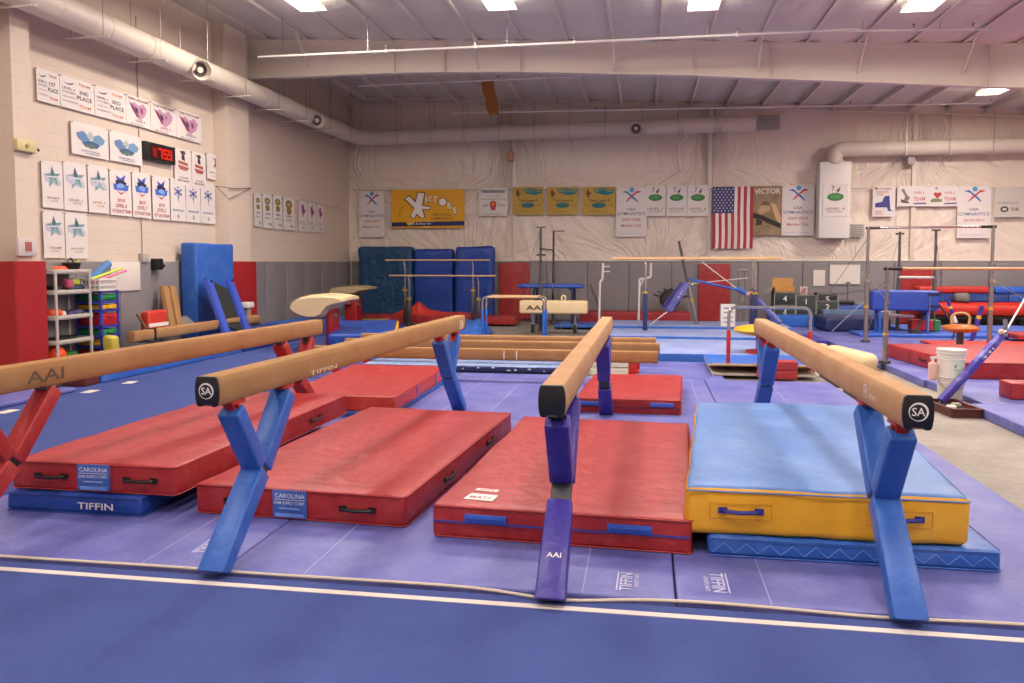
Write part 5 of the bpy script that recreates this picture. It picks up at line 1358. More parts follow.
# laundry basket with foam noodles
t = thing('laundry_basket', 'white slotted laundry basket on top of the drawer tower', 'basket', (-8.50, (ya+yb_)/2-.10, zt+.013))
mb = MB(); h_ = lw(100, 279, -8.3)[1]-zt; wb = w*1.0
for k in range(14):
    a = -wb+2*wb*k/13
    for x in (-.2, .26): mb.bar((x*.9, a*.9, 0), (x, a, h_), .012, .012, WHT)
for k in range(7):
    for s in (-1, 1): mb.bar((-.18+.07*k, s*wb*.9, 0), (-.2+.077*k, s*wb, h_), .012, .012, WHT)
for z in (0.01, h_*.45, h_-.02):
    q = .9+.1*z/h_
    for x in (-.2, .26): mb.bar((x*q, -wb*q, z), (x*q, wb*q, z), .02, .03, WHT)
    for s in (-1, 1): mb.bar((-.2*q, s*wb*q, z), (.26*q, s*wb*q, z), .02, .03, WHT)
mb.box(-.18, .23, -wb*.9, wb*.9, 0, .008, WHT); mb.build('body', t)
for (a, b, c, r_, lab) in (((.0, -.15, .12), (.05, .32, .42), '4a7ab0', .06, 'thick blue foam roll sticking out of the laundry basket'), ((.1, -.25, .16), (.12, .55, .34), 'c8d840', .02, 'yellow green foam noodle across the laundry basket'), ((.16, -.2, .14), (.18, .56, .30), 'e87a9a', .02, 'pink foam noodle across the laundry basket')):
    mb = MB(); mb.cyl(a, b, r_, flat(c, .7), n=12); tag(mb.build('foam_roll', loc=(t.location.x, t.location.y, t.location.z)), lab, 'foam roll')
# wall speaker / camera
a = lw(155, 263, XL+.1)
t = thing('wall_camera', 'small black camera above the grey padding on the left wall', 'camera', (XL+.07, a[0], a[1]-.12))
mb = MB(); mb.box(0, .16, -.09, .06, .0, .20, BLK); mb.build('housing', t, bevel=.015)
mb = MB(); mb.cyl((.1, .06, .08), (.1, .15, .07), .035, DBLK, n=14); mb.build('lens', t)
a0 = lw(110, 261.5, XL+.08); a1 = lw(140, 290, XL+.08)
t = thing('whiteboard', 'whiteboard with faint handwriting on the left wall right of the laundry basket', 'board', (XL+.075, a0[0], a1[1]))
mb = MB(); mb.box(0, .02, 0, a1[0]-a0[0], 0, a0[1]-a1[1], OFFW); mb.build('board', t, bevel=.003)
mb = MB()
for k in range(6): mb.box(.0205, .0215, .05, .16+.03*(k % 3), .1+.055*k, .106+.055*k, flat('8a8682', .7))
mb.build('handwriting', t)
# ================================================================ BANNERS, CLOCK, FLAG
def banner(name, label, group, wall, x0_, x1_, z0, z1, bg, items, cat='banner', wob=.012, off=None, grom=True, thick=.004):
    """items in fractions of the sheet: ('t',text,u,v,w,h,col) ('p',[(u,v)..],col) ('c',u,v,r,col)"""
    w = x1_-x0_; h = z1-z0
    if wall == 'back': loc = (x0_, (off or 23.13), z0); rz = 0
    else: loc = ((off or XL+.03), x0_, z0); rz = PI/2
    t = thing(name, label, cat, loc, rz, group)
    sd = x0_*1.7+z0
    def bulge(u, v): return -(.006+wob*(.5+.5*noise.noise(Vector((u*2.2, v*1.6, sd))))*(1-.6*v))
    nx, nz = 8, 10; vs = []; fs = []
    for s in (0, 1):
        for i in range(nx+1):
            for j in range(nz+1):
                vs.append((w*i/nx, bulge(i/nx, j/nz)+s*thick, h*j/nz))
    o = (nx+1)*(nz+1)
    for i in range(nx):
        for j in range(nz):
            a = i*(nz+1)+j; q = (a, a+nz+1, a+nz+2, a+1); fs.append(q); fs.append(tuple(o+k for k in reversed(q)))
    for i in range(nx):
        a, b = i*(nz+1), (i+1)*(nz+1); fs.append((a, o+a, o+b, b)); a += nz; b += nz; fs.append((a, b, o+b, o+a))
    for j in range(nz): fs.append((j, j+1, o+j+1, o+j)); a = nx*(nz+1)+j; fs.append((a, o+a, o+a+1, a+1))
    mb = MB(); mb.add(vs, fs, bg); sheet = mb.build('sheet', t, recalc=False, ang=60)
    L = MB(); G = MB()
    yy = lambda u, v: bulge(u, v)-.003
    layer = [0]
    for it in items:
        if it[0] == 't':
            _, s, u, v, tw, th, c = it
            vs_, fs_, asp = text_poly(s); m = flat(c, .7)
            dk = 0 if c != '6a4420' else .0009
            L.add([(w*u+x*w*tw, yy(u+x*tw, v+y*th)-.001+dk, h*v+y*h*th) for x, y in vs_], fs_, m)
        elif it[0] == 'p':
            layer[0] += 1; d = .0004*layer[0]
            G.add([(w*u, yy(u, v)-d, h*v) for u, v in it[1]], [tuple(range(len(it[1])))], flat(it[2], .7))
        elif it[0] == 'c':
            layer[0] += 1; d = .0004*layer[0]; r = it[3]*w; n = 14; ry = it[5]*w if len(it) > 5 else r
            G.add([(w*it[1]+math.cos(2*PI*k/n)*r, yy(it[1], it[2])-d, h*it[2]+math.sin(2*PI*k/n)*ry) for k in range(n)], [tuple(range(n))], flat(it[4], .7))
    if G.v: G.build('emblem', t, smooth=False, recalc=False)
    if L.v: L.build('lettering', t, smooth=False, recalc=False)
    if grom:
        mb = MB()
        for u in (.04, .96): mb.cyl((w*u, yy(u, .97)-.002, h*.97), (w*u, .02, h*.97), min(.012, w*.02), STEEL, n=8)
        mb.build('grommet', t)
    return t
WB = grunge('banner white', 'd8d0ca', 'dcd4ce', 2, .4, .8, .5, .6, 6, .05, .003)
def LB(label, group, px0, px1, pt, pb, items, bg=WB, XW=XL+.03, **k):
    """banner on the left wall from its corner pixels: left x, right x, top y and bottom y at the left edge"""
    a = lw(px0, pt, XW); b = lw(px1, pt, XW); c = lw(px0, pb, XW)
    return banner('wall_banner', label, group, 'left', a[0], b[0]-.01, c[1], a[1], bg, items, **k)
G1 = 'meet banners on the left wall'
place = lambda t1: [('t', t1, .68, .60, .28, .12, '4a4a58'), ('t', 'PLACE', .70, .42, .44, .13, '3c3c4c'), ('t', 'TEAM', .70, .85, .36, .08, 'c87850'), ('t', 'TEAM', .70, .16, .36, .09, 'd07858'),
      ('t', 'LEVEL 6', .24, .62, .36, .08, '6a6478'), ('t', 'STATE MEET', .25, .50, .40, .06, '8a7888'), ('t', '2008 2009', .25, .36, .36, .05, 'b09088'), ('t', 'CHAMPIONS', .28, .22, .44, .05, '8a8488'),
      ('p', [(.08, .80), (.22, .74), (.36, .78), (.40, .84), (.22, .78)], '5a5a68')]
LB('upper row banner reading PLACE, cut off by the nearest pier', G1, 35.4, 58.6, 66.8, 99.8, [i for i in place('1ST')])
LB('upper row white banner reading 2ND PLACE', G1, 58.8, 93.2, 73.7, 105.8, place('2ND'))
LB('upper row white banner reading 3RD PLACE', G1, 93.6, 125, 84, 115, place('3RD'))
def heart(lv): return [('t', 'TEAM STATE CHAMP', .5, .90, .84, .08, '7a2434'), ('p', [(.18, .72), (.34, .80), (.5, .70), (.7, .82), (.86, .66), (.78, .42), (.55, .22), (.38, .34)], 'b488a0'), ('p', [(.10, .80), (.30, .66), (.52, .34), (.44, .30), (.26, .52)], '7a3450'),
      ('p', [(.34, .66), (.46, .60), (.5, .44), (.40, .48)], '382c4c'), ('p', [(.55, .62), (.66, .66), (.70, .50), (.60, .42)], '8c3c6c'), ('t', lv, .56, .18, .4, .09, '94304c'), ('t', 'MEET OF HEARTS', .4, .05, .5, .04, '7a5a5c')]
LB('upper row banner with a pink heart figure, left of three joined ones', G1, 125.2, 149.6, 93.5, 123, heart('LEVEL 4'))
LB('upper row banner with a pink heart figure, middle of three joined ones', G1, 149.8, 175.4, 100.7, 130, heart('LEVEL 5'))
LB('upper row banner with a pink heart figure, right of three joined ones', G1, 175.6, 200.5, 108, 137, heart('LEVEL 6'))
def wings(n): return [('p', [(.12, .66), (.30, .76), (.44, .64), (.48, .48), (.30, .40), (.16, .52)], '5a7aa0'), ('p', [(.54, .48), (.58, .66), (.74, .74), (.90, .60), (.84, .44), (.70, .40)], '6c8cac'), ('p', [(.26, .40), (.50, .50), (.76, .40), (.66, .28), (.36, .28)], '3a5478'),
      ('p', [(.38, .62), (.50, .80), (.60, .62), (.50, .52)], 'a8b0a8'), ('p', [(.34, .34), (.5, .40), (.66, .34), (.5, .24)], '506c60'), ('t', n, .5, .15, .5, .05, '4a4e64'), ('t', 'CHAMPIONSHIPS', .55, .08, .4, .04, '6a6e80')]
LB('large white banner with a blue winged crest, left one of the pair beside the clock', G1, 70, 107.6, 120, 153, wings('INVITATIONAL'))
LB('large white banner with a blue winged crest, right one of the pair beside the clock', G1, 108.8, 141, 129.6, 160, wings('TEAM RESULT'))
def runner(c): return [('p', [(.30, .92), (.62, .94), (.66, .86), (.5, .80), (.42, .84)], '4a3c3c'), ('p', [(.44, .84), (.60, .80), (.62, .66), (.40, .70)], '3a2c30'), ('p', [(.2, .66), (.8, .62), (.78, .54), (.24, .58)], c), ('p', [(.16, .54), (.86, .50), (.7, .40), (.3, .42)], c), ('t', 'TEAM', .5, .20, .5, .04, '6a5a58'), ('t', '2ND PLACE', .5, .12, .7, .06, '4a4444')]
LB('narrow banner with a red figure, just right of the clock', G1, 173.6, 190.6, 146.5, 183.5, runner('a8584c'))
LB('narrow banner with a red figure, second right of the clock', G1, 191, 205.2, 151, 187, runner('a04c44'))
LB('smaller narrow banner with a dark hook figure, third right of the clock', G1, 206, 219.8, 152.5, 178.5, [('p', [(.42, .86), (.72, .80), (.66, .52), (.56, .50), (.6, .74)], '3c3030'), ('p', [(.50, .58), (.60, .62), (.56, .44)], 'a04848'), ('t', 'LEVEL 8', .45, .28, .5, .07, '6a6478'), ('t', 'STATE', .55, .14, .4, .05, '8a84a0')])
def star(n): 
    P_ = []
    for k in range(10):
        a = PI/2+k*PI/5+.12; r = .40 if k % 2 == 0 else .17
        P_.append((.52+r*math.cos(a), .66+r*math.sin(a)*.62))
    return [('p', [(.08, .72), (.5, .78), (.88, .60), (.9, .50), (.4, .52), (.12, .58)], 'b8b4c4'), ('p', P_, '6a8c92'), ('p', [(P_[1]), (P_[0]), (P_[9]), (.52, .66)], '44646c'), ('p', [P_[6], P_[5], P_[4], (.52, .66)], '84a4a0'), ('p', [(.2, .68), (.85, .70), (.85, .67), (.2, .65)], 'd0ccd0'),
            ('t', n, .5, .22, .6, .045, '9a7058'), ('t', 'STATE', .55, .15, .36, .04, 'a88468')]
LB('banner with a teal star, left end of the long row', G1, 40.5, 62, 159.8, 207, star('TEAM CHAMPIONS'))
LB('banner with a teal star, second from left in the long row', G1, 62.4, 85.8, 160.5, 209.6, star('LEVEL 5'))
LB('banner with a teal star on a wider sheet, third in the long row', G1, 86.8, 107.8, 163.6, 212, star('LEVEL 6'))
def bluec(l): return [('p', [(.28, .88), (.5, .82), (.74, .92), (.66, .76), (.34, .74)], '4454a4'), ('p', [(.24, .76), (.5, .80), (.78, .74), (.72, .66), (.28, .68)], '2a2448'), ('p', [(.14, .70), (.5, .66), (.88, .70), (.82, .56), (.18, .56)], '3c64c0'), ('p', [(.28, .56), (.5, .50), (.74, .56), (.5, .46)], 'b83450'), ('c', .5, .64, .2, '7a98d0', .10),
      ('t', '2010', .5, .34, .36, .08, 'a43c44'), ('t', l, .5, .22, .52, .08, 'a43c44'), ('t', '1ST PLACE TEAM', .5, .10, .84, .07, 'a43c44')]
LB('banner with a bright blue crest and red words, left of three alike', G1, 108.8, 130.4, 168.5, 214.6, bluec('LEVEL 8'))
LB('banner with a bright blue crest and red words, middle of three alike', G1, 131.4, 150, 171, 217, bluec('LEVEL 7'))
LB('banner with a bright blue crest and red words, right of three alike', G1, 151.4, 168.8, 174.8, 219, bluec('LEVEL 5'))
def snow(n):
    it = []
    for k in range(6):
        a = k*PI/3+PI/6; c, s = math.cos(a), math.sin(a)
        it.append(('p', [(.5+.04*s, .70-.03*c), (.5+.36*c, .70+.17*s), (.5-.04*s, .70+.03*c)], '5a6098'))
        it.append(('p', [(.5+.2*c-.1*s, .70+.1*s+.05*c), (.5+.3*c, .70+.14*s), (.5+.2*c+.1*s, .70+.1*s-.05*c)], '7a80b4'))
    return it+[('p', [(.47, .70), (.53, .70), (.5, .42)], '5a6098'), ('t', n, .5, .26, .72, .045, '4a5c98'), ('t', '&', .5, .12, .14, .10, '6a6c90')]
LB('banner with a blue snowflake, left of three alike at the row end', G1, 169.6, 184.6, 178, 220.4, snow('SNOWFLAKE'))
LB('banner with a blue snowflake, middle of three alike at the row end', G1, 185, 199.6, 180.5, 221.6, snow('SNOWFLAKE'))
LB('banner with a blue snowflake, right of three alike at the row end', G1, 200, 214.4, 182.5, 223, snow('SNOWFLAKE'))
LB('lower banner with a teal star, left one above the grey shelving unit', G1, 42, 63.6, 210, 258, star('TEAM'))
LB('lower banner with a teal star, right one above the grey shelving unit', G1, 64, 87, 212, 258.5, star('2ND PLACE'))
G2 = 'narrow banners near the back left corner'
def wreath(n): return [('c', .5, .80, .30, '7c6a3c', .16), ('c', .5, .80, .2, 'b09a5c', .08), ('c', .5, .60, .22, '8c7440', .16), ('t', '2009', .5, .42, .5, .06, '4a4438'), ('t', n, .5, .30, .6, .05, '6a6458'), ('t', 'TEAM', .7, .12, .3, .07, '5a5448')]
for k, (a, b, pt, pb, lab) in enumerate(((253.4, 261.2, 193, 226, 'narrow banner with brown wreaths, first after the second pier'), (262, 271.8, 193.5, 227.6, 'narrow banner with brown wreaths, second after the second pier'), (272.4, 281.8, 194.5, 228.7, 'narrow banner with brown wreaths, third after the second pier'), (282.6, 294, 197, 229.6, 'narrow banner with brown wreaths, fourth after the second pier'))):
    LB(lab, G2, a, b, pt, pb, wreath('LEVEL %d' % (4+k)))
def pinkf(n): return [('p', [(.3, .82), (.55, .90), (.66, .74), (.84, .66), (.6, .58), (.5, .44), (.4, .6)], 'a83c64'), ('p', [(.42, .74), (.56, .76), (.5, .58)], '5c5078'), ('t', n, .45, .30, .6, .05, '8a7478'), ('p', [(.1, .24), (.9, .24), (.9, .23), (.1, .23)], '6a6460'), ('t', '2ND', .5, .12, .3, .08, '6a6060')]
for k, (a, b, pt, pb, lab) in enumerate(((298, 306.8, 200, 231, 'left banner of three with a pink figure near the corner'), (307.2, 315.6, 202, 231.4, 'middle banner of three with a pink figure near the corner'), (316, 323.4, 204, 232, 'right banner of three with a pink figure near the corner'))):
    LB(lab, G2, a, b, pt, pb, pinkf('GOLD'))
# LED clock
a = lw(142.2, 140.7, XL+.04); b = lw(172.4, 147, XL+.04); c = lw(142.6, 159.2, XL+.04)
w = b[0]-a[0]; h = a[1]-c[1]
t = thing('led_clock', 'black wall clock with red digits between the banners on the left wall', 'clock', (XL+.01, a[0], c[1]), PI/2)
mb = MB(); mb.box(0, w, -.09, 0, 0, h, BLK); mb.build('case', t, bevel=.01)
mb = MB(); mb.box(w*.16, w*.88, -.096, -.088, h*.16, h*.84, flat('3a0a08', .3)); mb.build('screen', t)
mb = MB(); R_ = emit('ff2a18', 1.3)
def seg7(mb, s, x, z, w_, h_):
    S = {'a': (0, 1, 1, 1), 'b': (1, .5, 1, 1), 'c': (1, 0, 1, .5), 'd': (0, 0, 1, 0), 'e': (0, 0, 0, .5), 'f': (0, .5, 0, 1), 'g': (0, .5, 1, .5)}
    D = {'7': 'abc', '5': 'acdfg', '9': 'abcdfg', '1': 'bc'}
    for q in D[s]:
        x0_, z0_, x1_, z1_ = S[q]; r = .018
        mb.box(x+min(x0_, x1_)*w_-r, x+max(x0_, x1_)*w_+r, -.100, -.0965, z+min(z0_, z1_)*h_-r, z+max(z0_, z1_)*h_+r, R_)
seg7(mb, '7', w*.42, h*.26, w*.10, h*.46); seg7(mb, '5', w*.60, h*.26, w*.09, h*.46); seg7(mb, '9', w*.75, h*.26, w*.09, h*.46)
for z in (.38, .60): mb.box(w*.555-.01, w*.555+.01, -.100, -.0965, h*z, h*z+.03, R_)
mb.build('digits', t, smooth=False)
mb = MB(); R2 = emit('c01810', .8)
mb.box(w*.22, w*.36, -.099, -.0965, h*.24, h*.74, R2); mb.build('dim_digit', t)
# conduit and fittings
a = lw(137, 60, XL+.02); b = lw(143, 255, XL+.02)
mb = MB(); mb.cyl((0, 0, 0), (0, 0, 4.2), .012, flat('a8a09a', .5), n=8); tag(mb.build('conduit_pipe', loc=(XL+.015, (a[0]+b[0])/2, 1.75)), 'thin vertical conduit running down the left wall behind the clock', 'conduit')
mb = MB(); mb.box(-.03, .07, -.08, .08, -.08, .08, flat('a8a49e', .5)); a = lw(143.5, 258, XL+.05); tag(mb.build('outlet_box', loc=(XL+.03, a[0], a[1]), bevel=.01), 'small grey outlet box at the foot of the wall conduit', 'outlet')
a = lw(28, 147, -8.45)
t = thing('junction_box', 'cream junction box with a plug on the nearest pier of the left wall', 'junction box', (-8.5, a[0], a[1]-.07))
mb = MB(); mb.box(0, .08, -.22, .14, 0, .16, flat('c8b888', .6)); mb.build('cover', t, bevel=.01)
mb = MB(); mb.cyl((.08, -.05, .08), (.1, -.05, .08), .03, flat('a89868', .6)); mb.cyl((.05, .14, .07), (.05, .2, .05), .02, DSTEEL); mb.build('socket', t)
a = lw(27, 252, -8.45)
t = thing('thermostat_cover', 'clear plastic thermostat cover above the nearest red pier pad', 'thermostat', (-8.5, a[0], a[1]-.06))
mb = MB(); mb.box(0, .07, -.17, .17, 0, .25, flat('c4bab4', .3)); mb.build('cover', t, bevel=.02)
mb = MB(); mb.box(.07, .08, -.05, .06, .07, .2, flat('a05a54', .5)); mb.build('dial', t)
# sagging wires of the left wall
mb = MB(); y0_, z0_ = lw(216, 186, -8.47); y1_, z1_ = lw(251, 188, -8.47); ym, zm = lw(229, 199, -8.47)
mb.tube([(0, 0, 0), (0, ym-y0_, zm-z0_), (.0, y1_-y0_, z1_-z0_)], .008, flat('6a625c', .7), n=5); mb.tube([(0, 0, 0), (.0, (y1_-y0_)*.5, 0.01), (.0, y1_-y0_, z1_-z0_)], .008, flat('6a625c', .7), n=5)
tag(mb.build('hanging_wire', loc=(-8.47, y0_, z0_)), 'thin wire sagging over the second pier of the left wall', 'wire')
mb = MB(); a = lw(300, 199, XL+.04); b = lw(340, 208, XL+.04); mb.cyl((0, 0, 0), (0, b[0]-a[0], b[1]-a[1]), .008, flat('b0a8a0', .6), n=6); tag(mb.build('hanging_wire', loc=(XL+.04, a[0], a[1])), 'thin wire running to the back corner above the pink figure banners', 'wire')

# ---- back wall banners
YW = 23.12
def BB_(name, label, group, px0, px1, pt, pb, bg, items, cat='banner', off=None, **k):
    Y = off or YW
    a = bw(px0, pt, Y); b = bw(px1, pb, Y)
    return banner(name, label, group, 'back', a[0], b[0], b[1], a[1], bg, items, cat=cat, off=Y, **k)
def usag(yr):
    return [('p', [(.18, .86), (.34, .90), (.62, .62), (.74, .44), (.66, .48), (.5, .64), (.36, .80)], '3a6cae'), ('p', [(.84, .86), (.68, .90), (.44, .66), (.30, .46), (.38, .50), (.52, .66), (.66, .80)], 'b8383c'), ('c', .51, .92, .085, '4a92c4'),
            ('t', 'USA', .5, .555-.0, .28, .055, '5a6484'), ('t', 'GYMNASTICS', .5, .465, .92, .06, '5a6484'), ('t', yr, .5, .345, .62, .055, 'b86458'), ('t', 'Member Club', .5, .225, .66, .055, 'b8584c'), ('t', 'Begin Here. Go Anywhere.', .5, .06, .74, .03, 'a8a4ac')]
def usag2(yr):
    it = usag(yr); 
    return [('p', [(u, .46+(v)*.52) for u, v in i[1]], i[2]) if i[0] == 'p' else (('c', .51, .945, .08, i[4]) if i[0] == 'c' else i) for i in it]
G3 = 'white gymnastics member banners on the back wall'
BB_('member_banner', 'white member banner with a red and blue figure, left of the yellow banner', G3, 359, 384.7, 191.5, 237, WB, usag2('2008-2009'))
BB_('member_banner', 'white member banner between the gold banners and the green figure banners', G3, 616.4, 646.3, 187.5, 236.5, WB, usag2('2007-2008'))
BB_('member_banner', 'white member banner between the poster and the white wall box', G3, 782.5, 813.3, 185.5, 235.5, WB, usag2('2009-2010'))
BB_('member_banner', 'white member banner right of the two team banners, at the far right', G3, 958, 989.6, 186.4, 238, WB, usag2('2010-2011'))
YB_ = grunge('yellow banner', 'dca014', 'e2ac28', 2, .4, .8, .5, .5, 6, .05, .003)
BB_('sponsor_banner', 'large yellow banner with white cartwheel figure lettering and a navy strip', None, 391.5, 464.5, 190, 227.8, YB_,
    [('p', [(0, .04), (1, .06), (1, .175), (0, .155)], '262a5c'), ('t', 'Fun & Easy On Learning!', .5, .11, .5, .075, 'e0dce8'),
     ('p', [(.17, .76), (.25, .86), (.33, .72), (.36, .94), (.47, .92), (.44, .60), (.55, .56), (.53, .47), (.44, .48), (.47, .28), (.40, .24), (.35, .34), (.31, .24), (.25, .30), (.31, .50)], '5c3c20'),
     ('p', [(.19, .77), (.25, .83), (.335, .66), (.37, .92), (.455, .90), (.42, .58), (.54, .54), (.52, .49), (.42, .50), (.455, .29), (.41, .26), (.35, .38), (.31, .26), (.265, .31), (.32, .52)], 'ece6dc'),
     ('c', .705, .67, .060, '5c3c20'), ('c', .705, .67, .050, 'ece6dc'),
     ('t', 'I', .485, .75, .020, .16, 'f0eae0'), ('t', 'C', .535, .745, .055, .16, 'f0eae0'), ('t', 'T', .605, .74, .062, .17, 'f0eae0'), ('t', 'R', .80, .575, .058, .17, 'f0eae0'), ('t', 'S', .872, .45, .052, .17, 'f0eae0'), ('t', 'I', .490, .745, .030, .19, '6a4420'), ('t', 'C', .538, .738, .068, .19, '6a4420'), ('t', 'T', .608, .733, .074, .20, '6a4420'), ('t', 'R', .804, .568, .070, .20, '6a4420'), ('t', 'S', .876, .443, .064, .20, '6a4420'),
     ('t', 'PRESCHOOL', .70, .34, .25, .07, '6a4a1c'), ('t', 'GYMNASTICS', .70, .245, .31, .07, '6a4a1c'),
     ('p', [(.10, .30), (.13, .30), (.12, .42), (.17, .56), (.15, .57), (.10, .44)], 'c48a10')])
BB_('award_banner', 'white certificate banner with a red rosette', None, 479, 507.6, 188.5, 215.8, WB,
    [('p', [(.05, .95), (.95, .93), (.9, .82), (.1, .84)], '8a9090'), ('t', 'CERTIFICATE', .5, .88, .7, .07, '5a6464'), ('t', 'STATE TEAM', .5, .72, .5, .07, 'b0a890'), ('p', [(.05, .62), (.95, .62), (.95, .59), (.05, .59)], 'a8b08c'),
     ('p', [(.40, .36), (.44, .18), (.50, .24), (.56, .17), (.60, .36)], 'b83430'), ('c', .5, .42, .12, 'b83028'), ('c', .5, .43, .06, 'e08a3c'),
     ('t', '2ND', .24, .38, .18, .08, '3c3a3c'), ('t', 'PLACE', .80, .38, .24, .07, '3c3a3c'), ('t', 'LEVEL 5 TEAM CHAMPIONS', .5, .07, .6, .04, '6a6460')])
GB_ = grunge('gold banner', 'b0903c', 'ba9c4c', 2, .4, .8, .5, .6, 6, .05, .003)
def gold(): return [('p', [(.34, .92), (.6, .96), (.96, .90), (.95, .76), (.72, .70), (.40, .78)], '2c7478'), ('t', 'BEACH CLASSIC', .66, .86, .54, .10, 'a8a450'), ('p', [(.12, .84), (.18, .92), (.22, .80), (.30, .78), (.20, .70), (.22, .60), (.14, .68)], '6a3420'),
     ('t', 'Team Level 4', .50, .52, .62, .10, '5c3018'), ('c', .5, .34, .22, '2c6c6c', .085), ('t', 'TEAM', .5, .34, .24, .06, '1c3438'), ('t', '2 0 1', .16, .34, .16, .07, '6a4c20'), ('t', '1ST', .88, .34, .12, .07, '6a4c20'), ('t', 'MYRTLE BEACH, S.C.', .5, .11, .56, .05, '6a5020')]
for (a, b, lab) in ((512.5, 543.2, 'gold square banner with teal lettering, left of three alike'), (547, 578.2, 'gold square banner with teal lettering, middle of three alike'), (582.2, 615.4, 'gold square banner with teal lettering, right of three alike')):
    BB_('gold_banner', lab, 'gold square banners on the back wall', a, b, 187.2, 214.6, GB_, gold())
def green(n): return [('c', .5, .60, .34, '3a7440', .17), ('c', .5, .61, .22, '4c9048', .08), ('t', '7', .40, .86, .12, .16, '6a4c30'), ('p', [(.54, .80), (.60, .84), (.70, .92), (.66, .78), (.58, .72)], '3c4c48'), ('t', n, .5, .24, .78, .07, '8a6c48'), ('t', 'THE POINT', .5, .15, .66, .06, 'a48a60')]
G5 = 'white banners with a green oval on the back wall'
for (a, b, n, lab) in ((645.3, 665.4, 'LEVEL 5', 'white banner with a green oval, left of three in a row'), (666.6, 686.6, 'OPTIONAL', 'white banner with a green oval, middle of three in a row'), (687.5, 708.2, 'LEVEL 8', 'white banner with a green oval, right of three beside the flag')):
    BB_('green_banner', lab, G5, a, b, 185.5, 216, WB, green(n))
BB_('green_banner', 'white banner with a green oval fixed to the white wall box', G5, 823.3, 847.2, 184, 216.5, WB, green('LEVEL 4'), off=22.69)
# flag hung vertically
a = bw(712.8, 187, 23.10); b = bw(752.2, 248.5, 23.10); w = b[0]-a[0]; h = a[1]-b[1]
t = thing('flag', 'striped and starred flag hung vertically on the back wall left of the brown poster', 'flag', (a[0], 23.10, b[1]))
FR = flat('a83038', .7); FWm = flat('dcd4cc', .7); FB = flat('3c3c6c', .7)
def fb(u, v): return -.03-.02*math.sin(u*13+v*1.2)*(1-.5*v)-.01*math.sin(u*31+v)*(1-v)
nx, nz = 52, 14; vs = []; mb = MB()
for i in range(nx+1):
    for j in range(nz+1): vs.append((w*(i/nx)+.01*math.sin(j*.5)*(1-j/nz), fb(i/nx, j/nz), h*j/nz-.008*math.sin(i*.7)*(1-j/nz)))
fr, fw, fbq = [], [], []
for i in range(nx):
    s = int((i+.5)/nx*13)
    for j in range(nz):
        k = i*(nz+1)+j; q = (k, k+nz+1, k+nz+2, k+1)
        if (j+.5)/nz > .57 and (i+.5)/nx < 7/13: fbq.append(q)
        elif s % 2 == 0: fr.append(q)
        else: fw.append(q)
mb.add(vs, fr, FR); k = len(mb.v)-len(vs)
for q, m in ((fw, FWm), (fbq, FB)):
    mi = mb.mi(m)
    for f in q: mb.f.append(list(f)); mb.m.append(mi)
cl = mb.build('cloth', t, recalc=False, ang=80)
mb = MB()
for r in range(9):
    for c in range(5 if r % 2 else 6):
        u = (7/13)*((c+.5+(0.5 if r % 2 else 0))/6); v = .59+.39*(r+.5)/9
        x, z = w*u, h*v; y = fb(u, v)-.006; P_ = []
        for k in range(10):
            a_ = PI/2+k*PI/5; rr = .026 if k % 2 == 0 else .011; P_.append((x+rr*math.cos(a_), y, z+rr*math.sin(a_)))
        mb.add(P_, [tuple(range(10))], FWm)
mb.build('stars', cl, smooth=False, recalc=False)
# brown poster
PB = grunge('sepia poster', '7a6448', '9c8462', 3, .35, .7, 1, .5, 4, .02, .002)
BB_('motivational_poster', 'brown poster reading VICTOR with hands gripping a bar, right of the flag', None, 752.6, 781.4, 186.2, 235.4, PB,
    [('t', 'VICTOR', .5, .895, .88, .11, 'e4dcd0'), ('p', [(.62, .66), (.80, .62), (.98, .34), (.96, .22), (.86, .26), (.70, .50)], 'c8a47c'), ('p', [(.02, .36), (.24, .34), (.5, .26), (.96, .14), (.98, .24), (.6, .34), (.3, .42), (.04, .46)], '2c241e'),
     ('p', [(.18, .50), (.36, .64), (.58, .62), (.62, .52), (.42, .46), (.26, .42)], 'b4946c'), ('p', [(.12, .20), (.34, .22), (.34, .30), (.16, .36)], '3c3026'), ('p', [(.26, .62), (.40, .70), (.60, .66), (.56, .60)], '6a543c')], cat='poster')
BB_('state_banner', 'white banner with a blue state outline, right of the white wall box', None, 873, 894.6, 186, 216.5, WB,
    [('p', [(.10, .30), (.12, .44), (.42, .48), (.52, .66), (.74, .68), (.76, .48), (.80, .24), (.92, .18), (.70, .18), (.64, .30)], '34387c'), ('t', 'STATE MEET', .5, .90, .7, .06, '8a5a50'), ('t', 'CHAMPIONSHIPS', .4, .80, .6, .06, 'a8605a'), ('t', '2009', .32, .72, .3, .06, 'a8605a'), ('c', .14, .92, .06, 'a03a34'), ('t', 'TEAM', .24, .16, .3, .06, 'a8605a'), ('t', 'NEW YORK', .3, .08, .4, .05, 'a8605a')])
def team(): return [('t', 'LEVEL 6', .72, .66, .34, .12, 'b8645c'), ('t', 'TEAM', .72, .36, .38, .18, 'b8645c'), ('p', [(.52, .10), (.96, .10), (.94, .18), (.56, .17)], '6a5a98')]
BB_('team_banner', 'white banner with a dark climbing figure and the word TEAM, left of the pair', None, 897.4, 927.3, 186, 206.2, WB, team()+[('p', [(.12, .82), (.22, .86), (.30, .6), (.42, .42), (.36, .26), (.22, .3), (.26, .5)], '7a746c'), ('p', [(.14, .36), (.38, .22), (.4, .14), (.12, .2)], '544c48')])
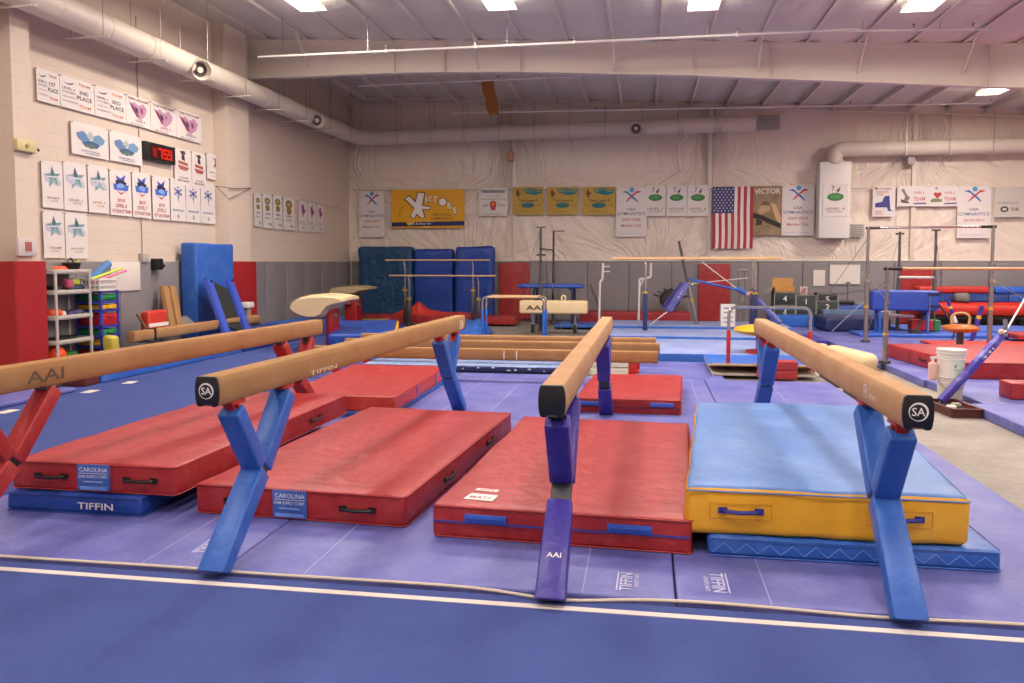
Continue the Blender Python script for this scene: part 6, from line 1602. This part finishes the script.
BB_('team_banner', 'white banner with a red heart and the word TEAM, right of the pair', None, 927.8, 958, 186, 206.2, WB, team()+[('p', [(.18, .62), (.26, .70), (.32, .64), (.40, .70), (.46, .60), (.32, .36)], 'b03c34'), ('p', [(.08, .30), (.2, .4), (.48, .34), (.46, .22), (.12, .2)], '7a8064'), ('p', [(.2, .9), (.3, .94), (.34, .8)], '8a8484')])
BB_('grey_banner', 'greyish banner with a dark oval mark at the far right of the back wall', None, 995, 1023.5, 187, 217, grunge('grey banner', 'c0bab0', 'c8c2b8', 2, .4, .8, .5, .6, 6, .05, .003),
    [('t', 'Invitational', .45, .48, .7, .10, '8a908c'), ('c', .34, .26, .14, '3c3a3a', .11), ('c', .34, .26, .08, 'c0bab0', .05), ('t', 'TEAM', .68, .26, .26, .11, '4a4848')])
# wire the banners hang from
mb = MB(); a = P3(352, 190, 23.14); b = P3(1024, 187.5, 23.14); pts = [a.lerp(b, k/30)+Vector((0, 0, -.02*math.sin(k*.9)**2)) for k in range(31)]
mb.tube([p-a for p in pts], .008, flat('8a827c', .7), n=5); tag(mb.build('banner_wire', loc=a), 'long thin wire along the back wall that the banners hang from', 'wire')
# small boxes on the back wall columns
for (px, py, lab) in ((510, 156, 'small orange brown box on the back wall column above the gold banners'), (911, 160, 'small grey box on the back wall column under the right hand duct')):
    p = P3(px, py, 23.0); mb = MB(); mb.box(-.09, .09, -.06, .10, -.12, .12, flat('b08468' if px < 600 else 'a8a09a', .6)); tag(mb.build('electrical_box', loc=p, bevel=.008), lab, 'electrical box')
# torn insulation hanging from the ceiling
p = P3(487, 80, 20.5); mb = MB(); IN = flat('a0682c', .9)
rings = []
for k in range(8):
    u = k/7; rings.append([(-.16+.2*u+.03*math.sin(k*2), -.03, -.85*u), (.16+.16*u, -.03+.03*math.sin(k), -.85*u), (.16+.16*u, .03, -.85*u), (-.16+.2*u, .04, -.85*u)])
mb.loft(rings, IN); tag(mb.build('torn_insulation', loc=(p.x, p.y, p.z-.02)), 'strip of torn brown insulation hanging from the ceiling behind the big rafter', 'insulation')

# ================================================================ CAMERA, WORLD, VIEW
cam = bpy.data.cameras.new('camera'); co = bpy.data.objects.new('camera', cam); COL.objects.link(co)
cam.sensor_width = 36; cam.sensor_fit = 'HORIZONTAL'; cam.lens = 36*CF/1024
cam.shift_y = (CPY-341.5)/1024; cam.clip_start = .05; cam.clip_end = 200
co.location = (0, 0, CH); co.rotation_euler = (PI/2-CPITCH, 0, CYAW)
SC.camera = co
wd = bpy.data.worlds.new('world'); SC.world = wd; wd.use_nodes = True
wd.node_tree.nodes['Background'].inputs[0].default_value = (1, .85, .75, 1)
wd.node_tree.nodes['Background'].inputs[1].default_value = .0
SC.view_settings.view_transform = 'Standard'; SC.view_settings.look = 'None'
SC.view_settings.exposure = EXPO; SC.view_settings.gamma = 1; SC.view_settings.use_curve_mapping = False
SC.cycles.max_bounces = 8; SC.cycles.diffuse_bounces = 5; SC.cycles.sample_clamp_indirect = 8
SC.cycles.use_denoising = True
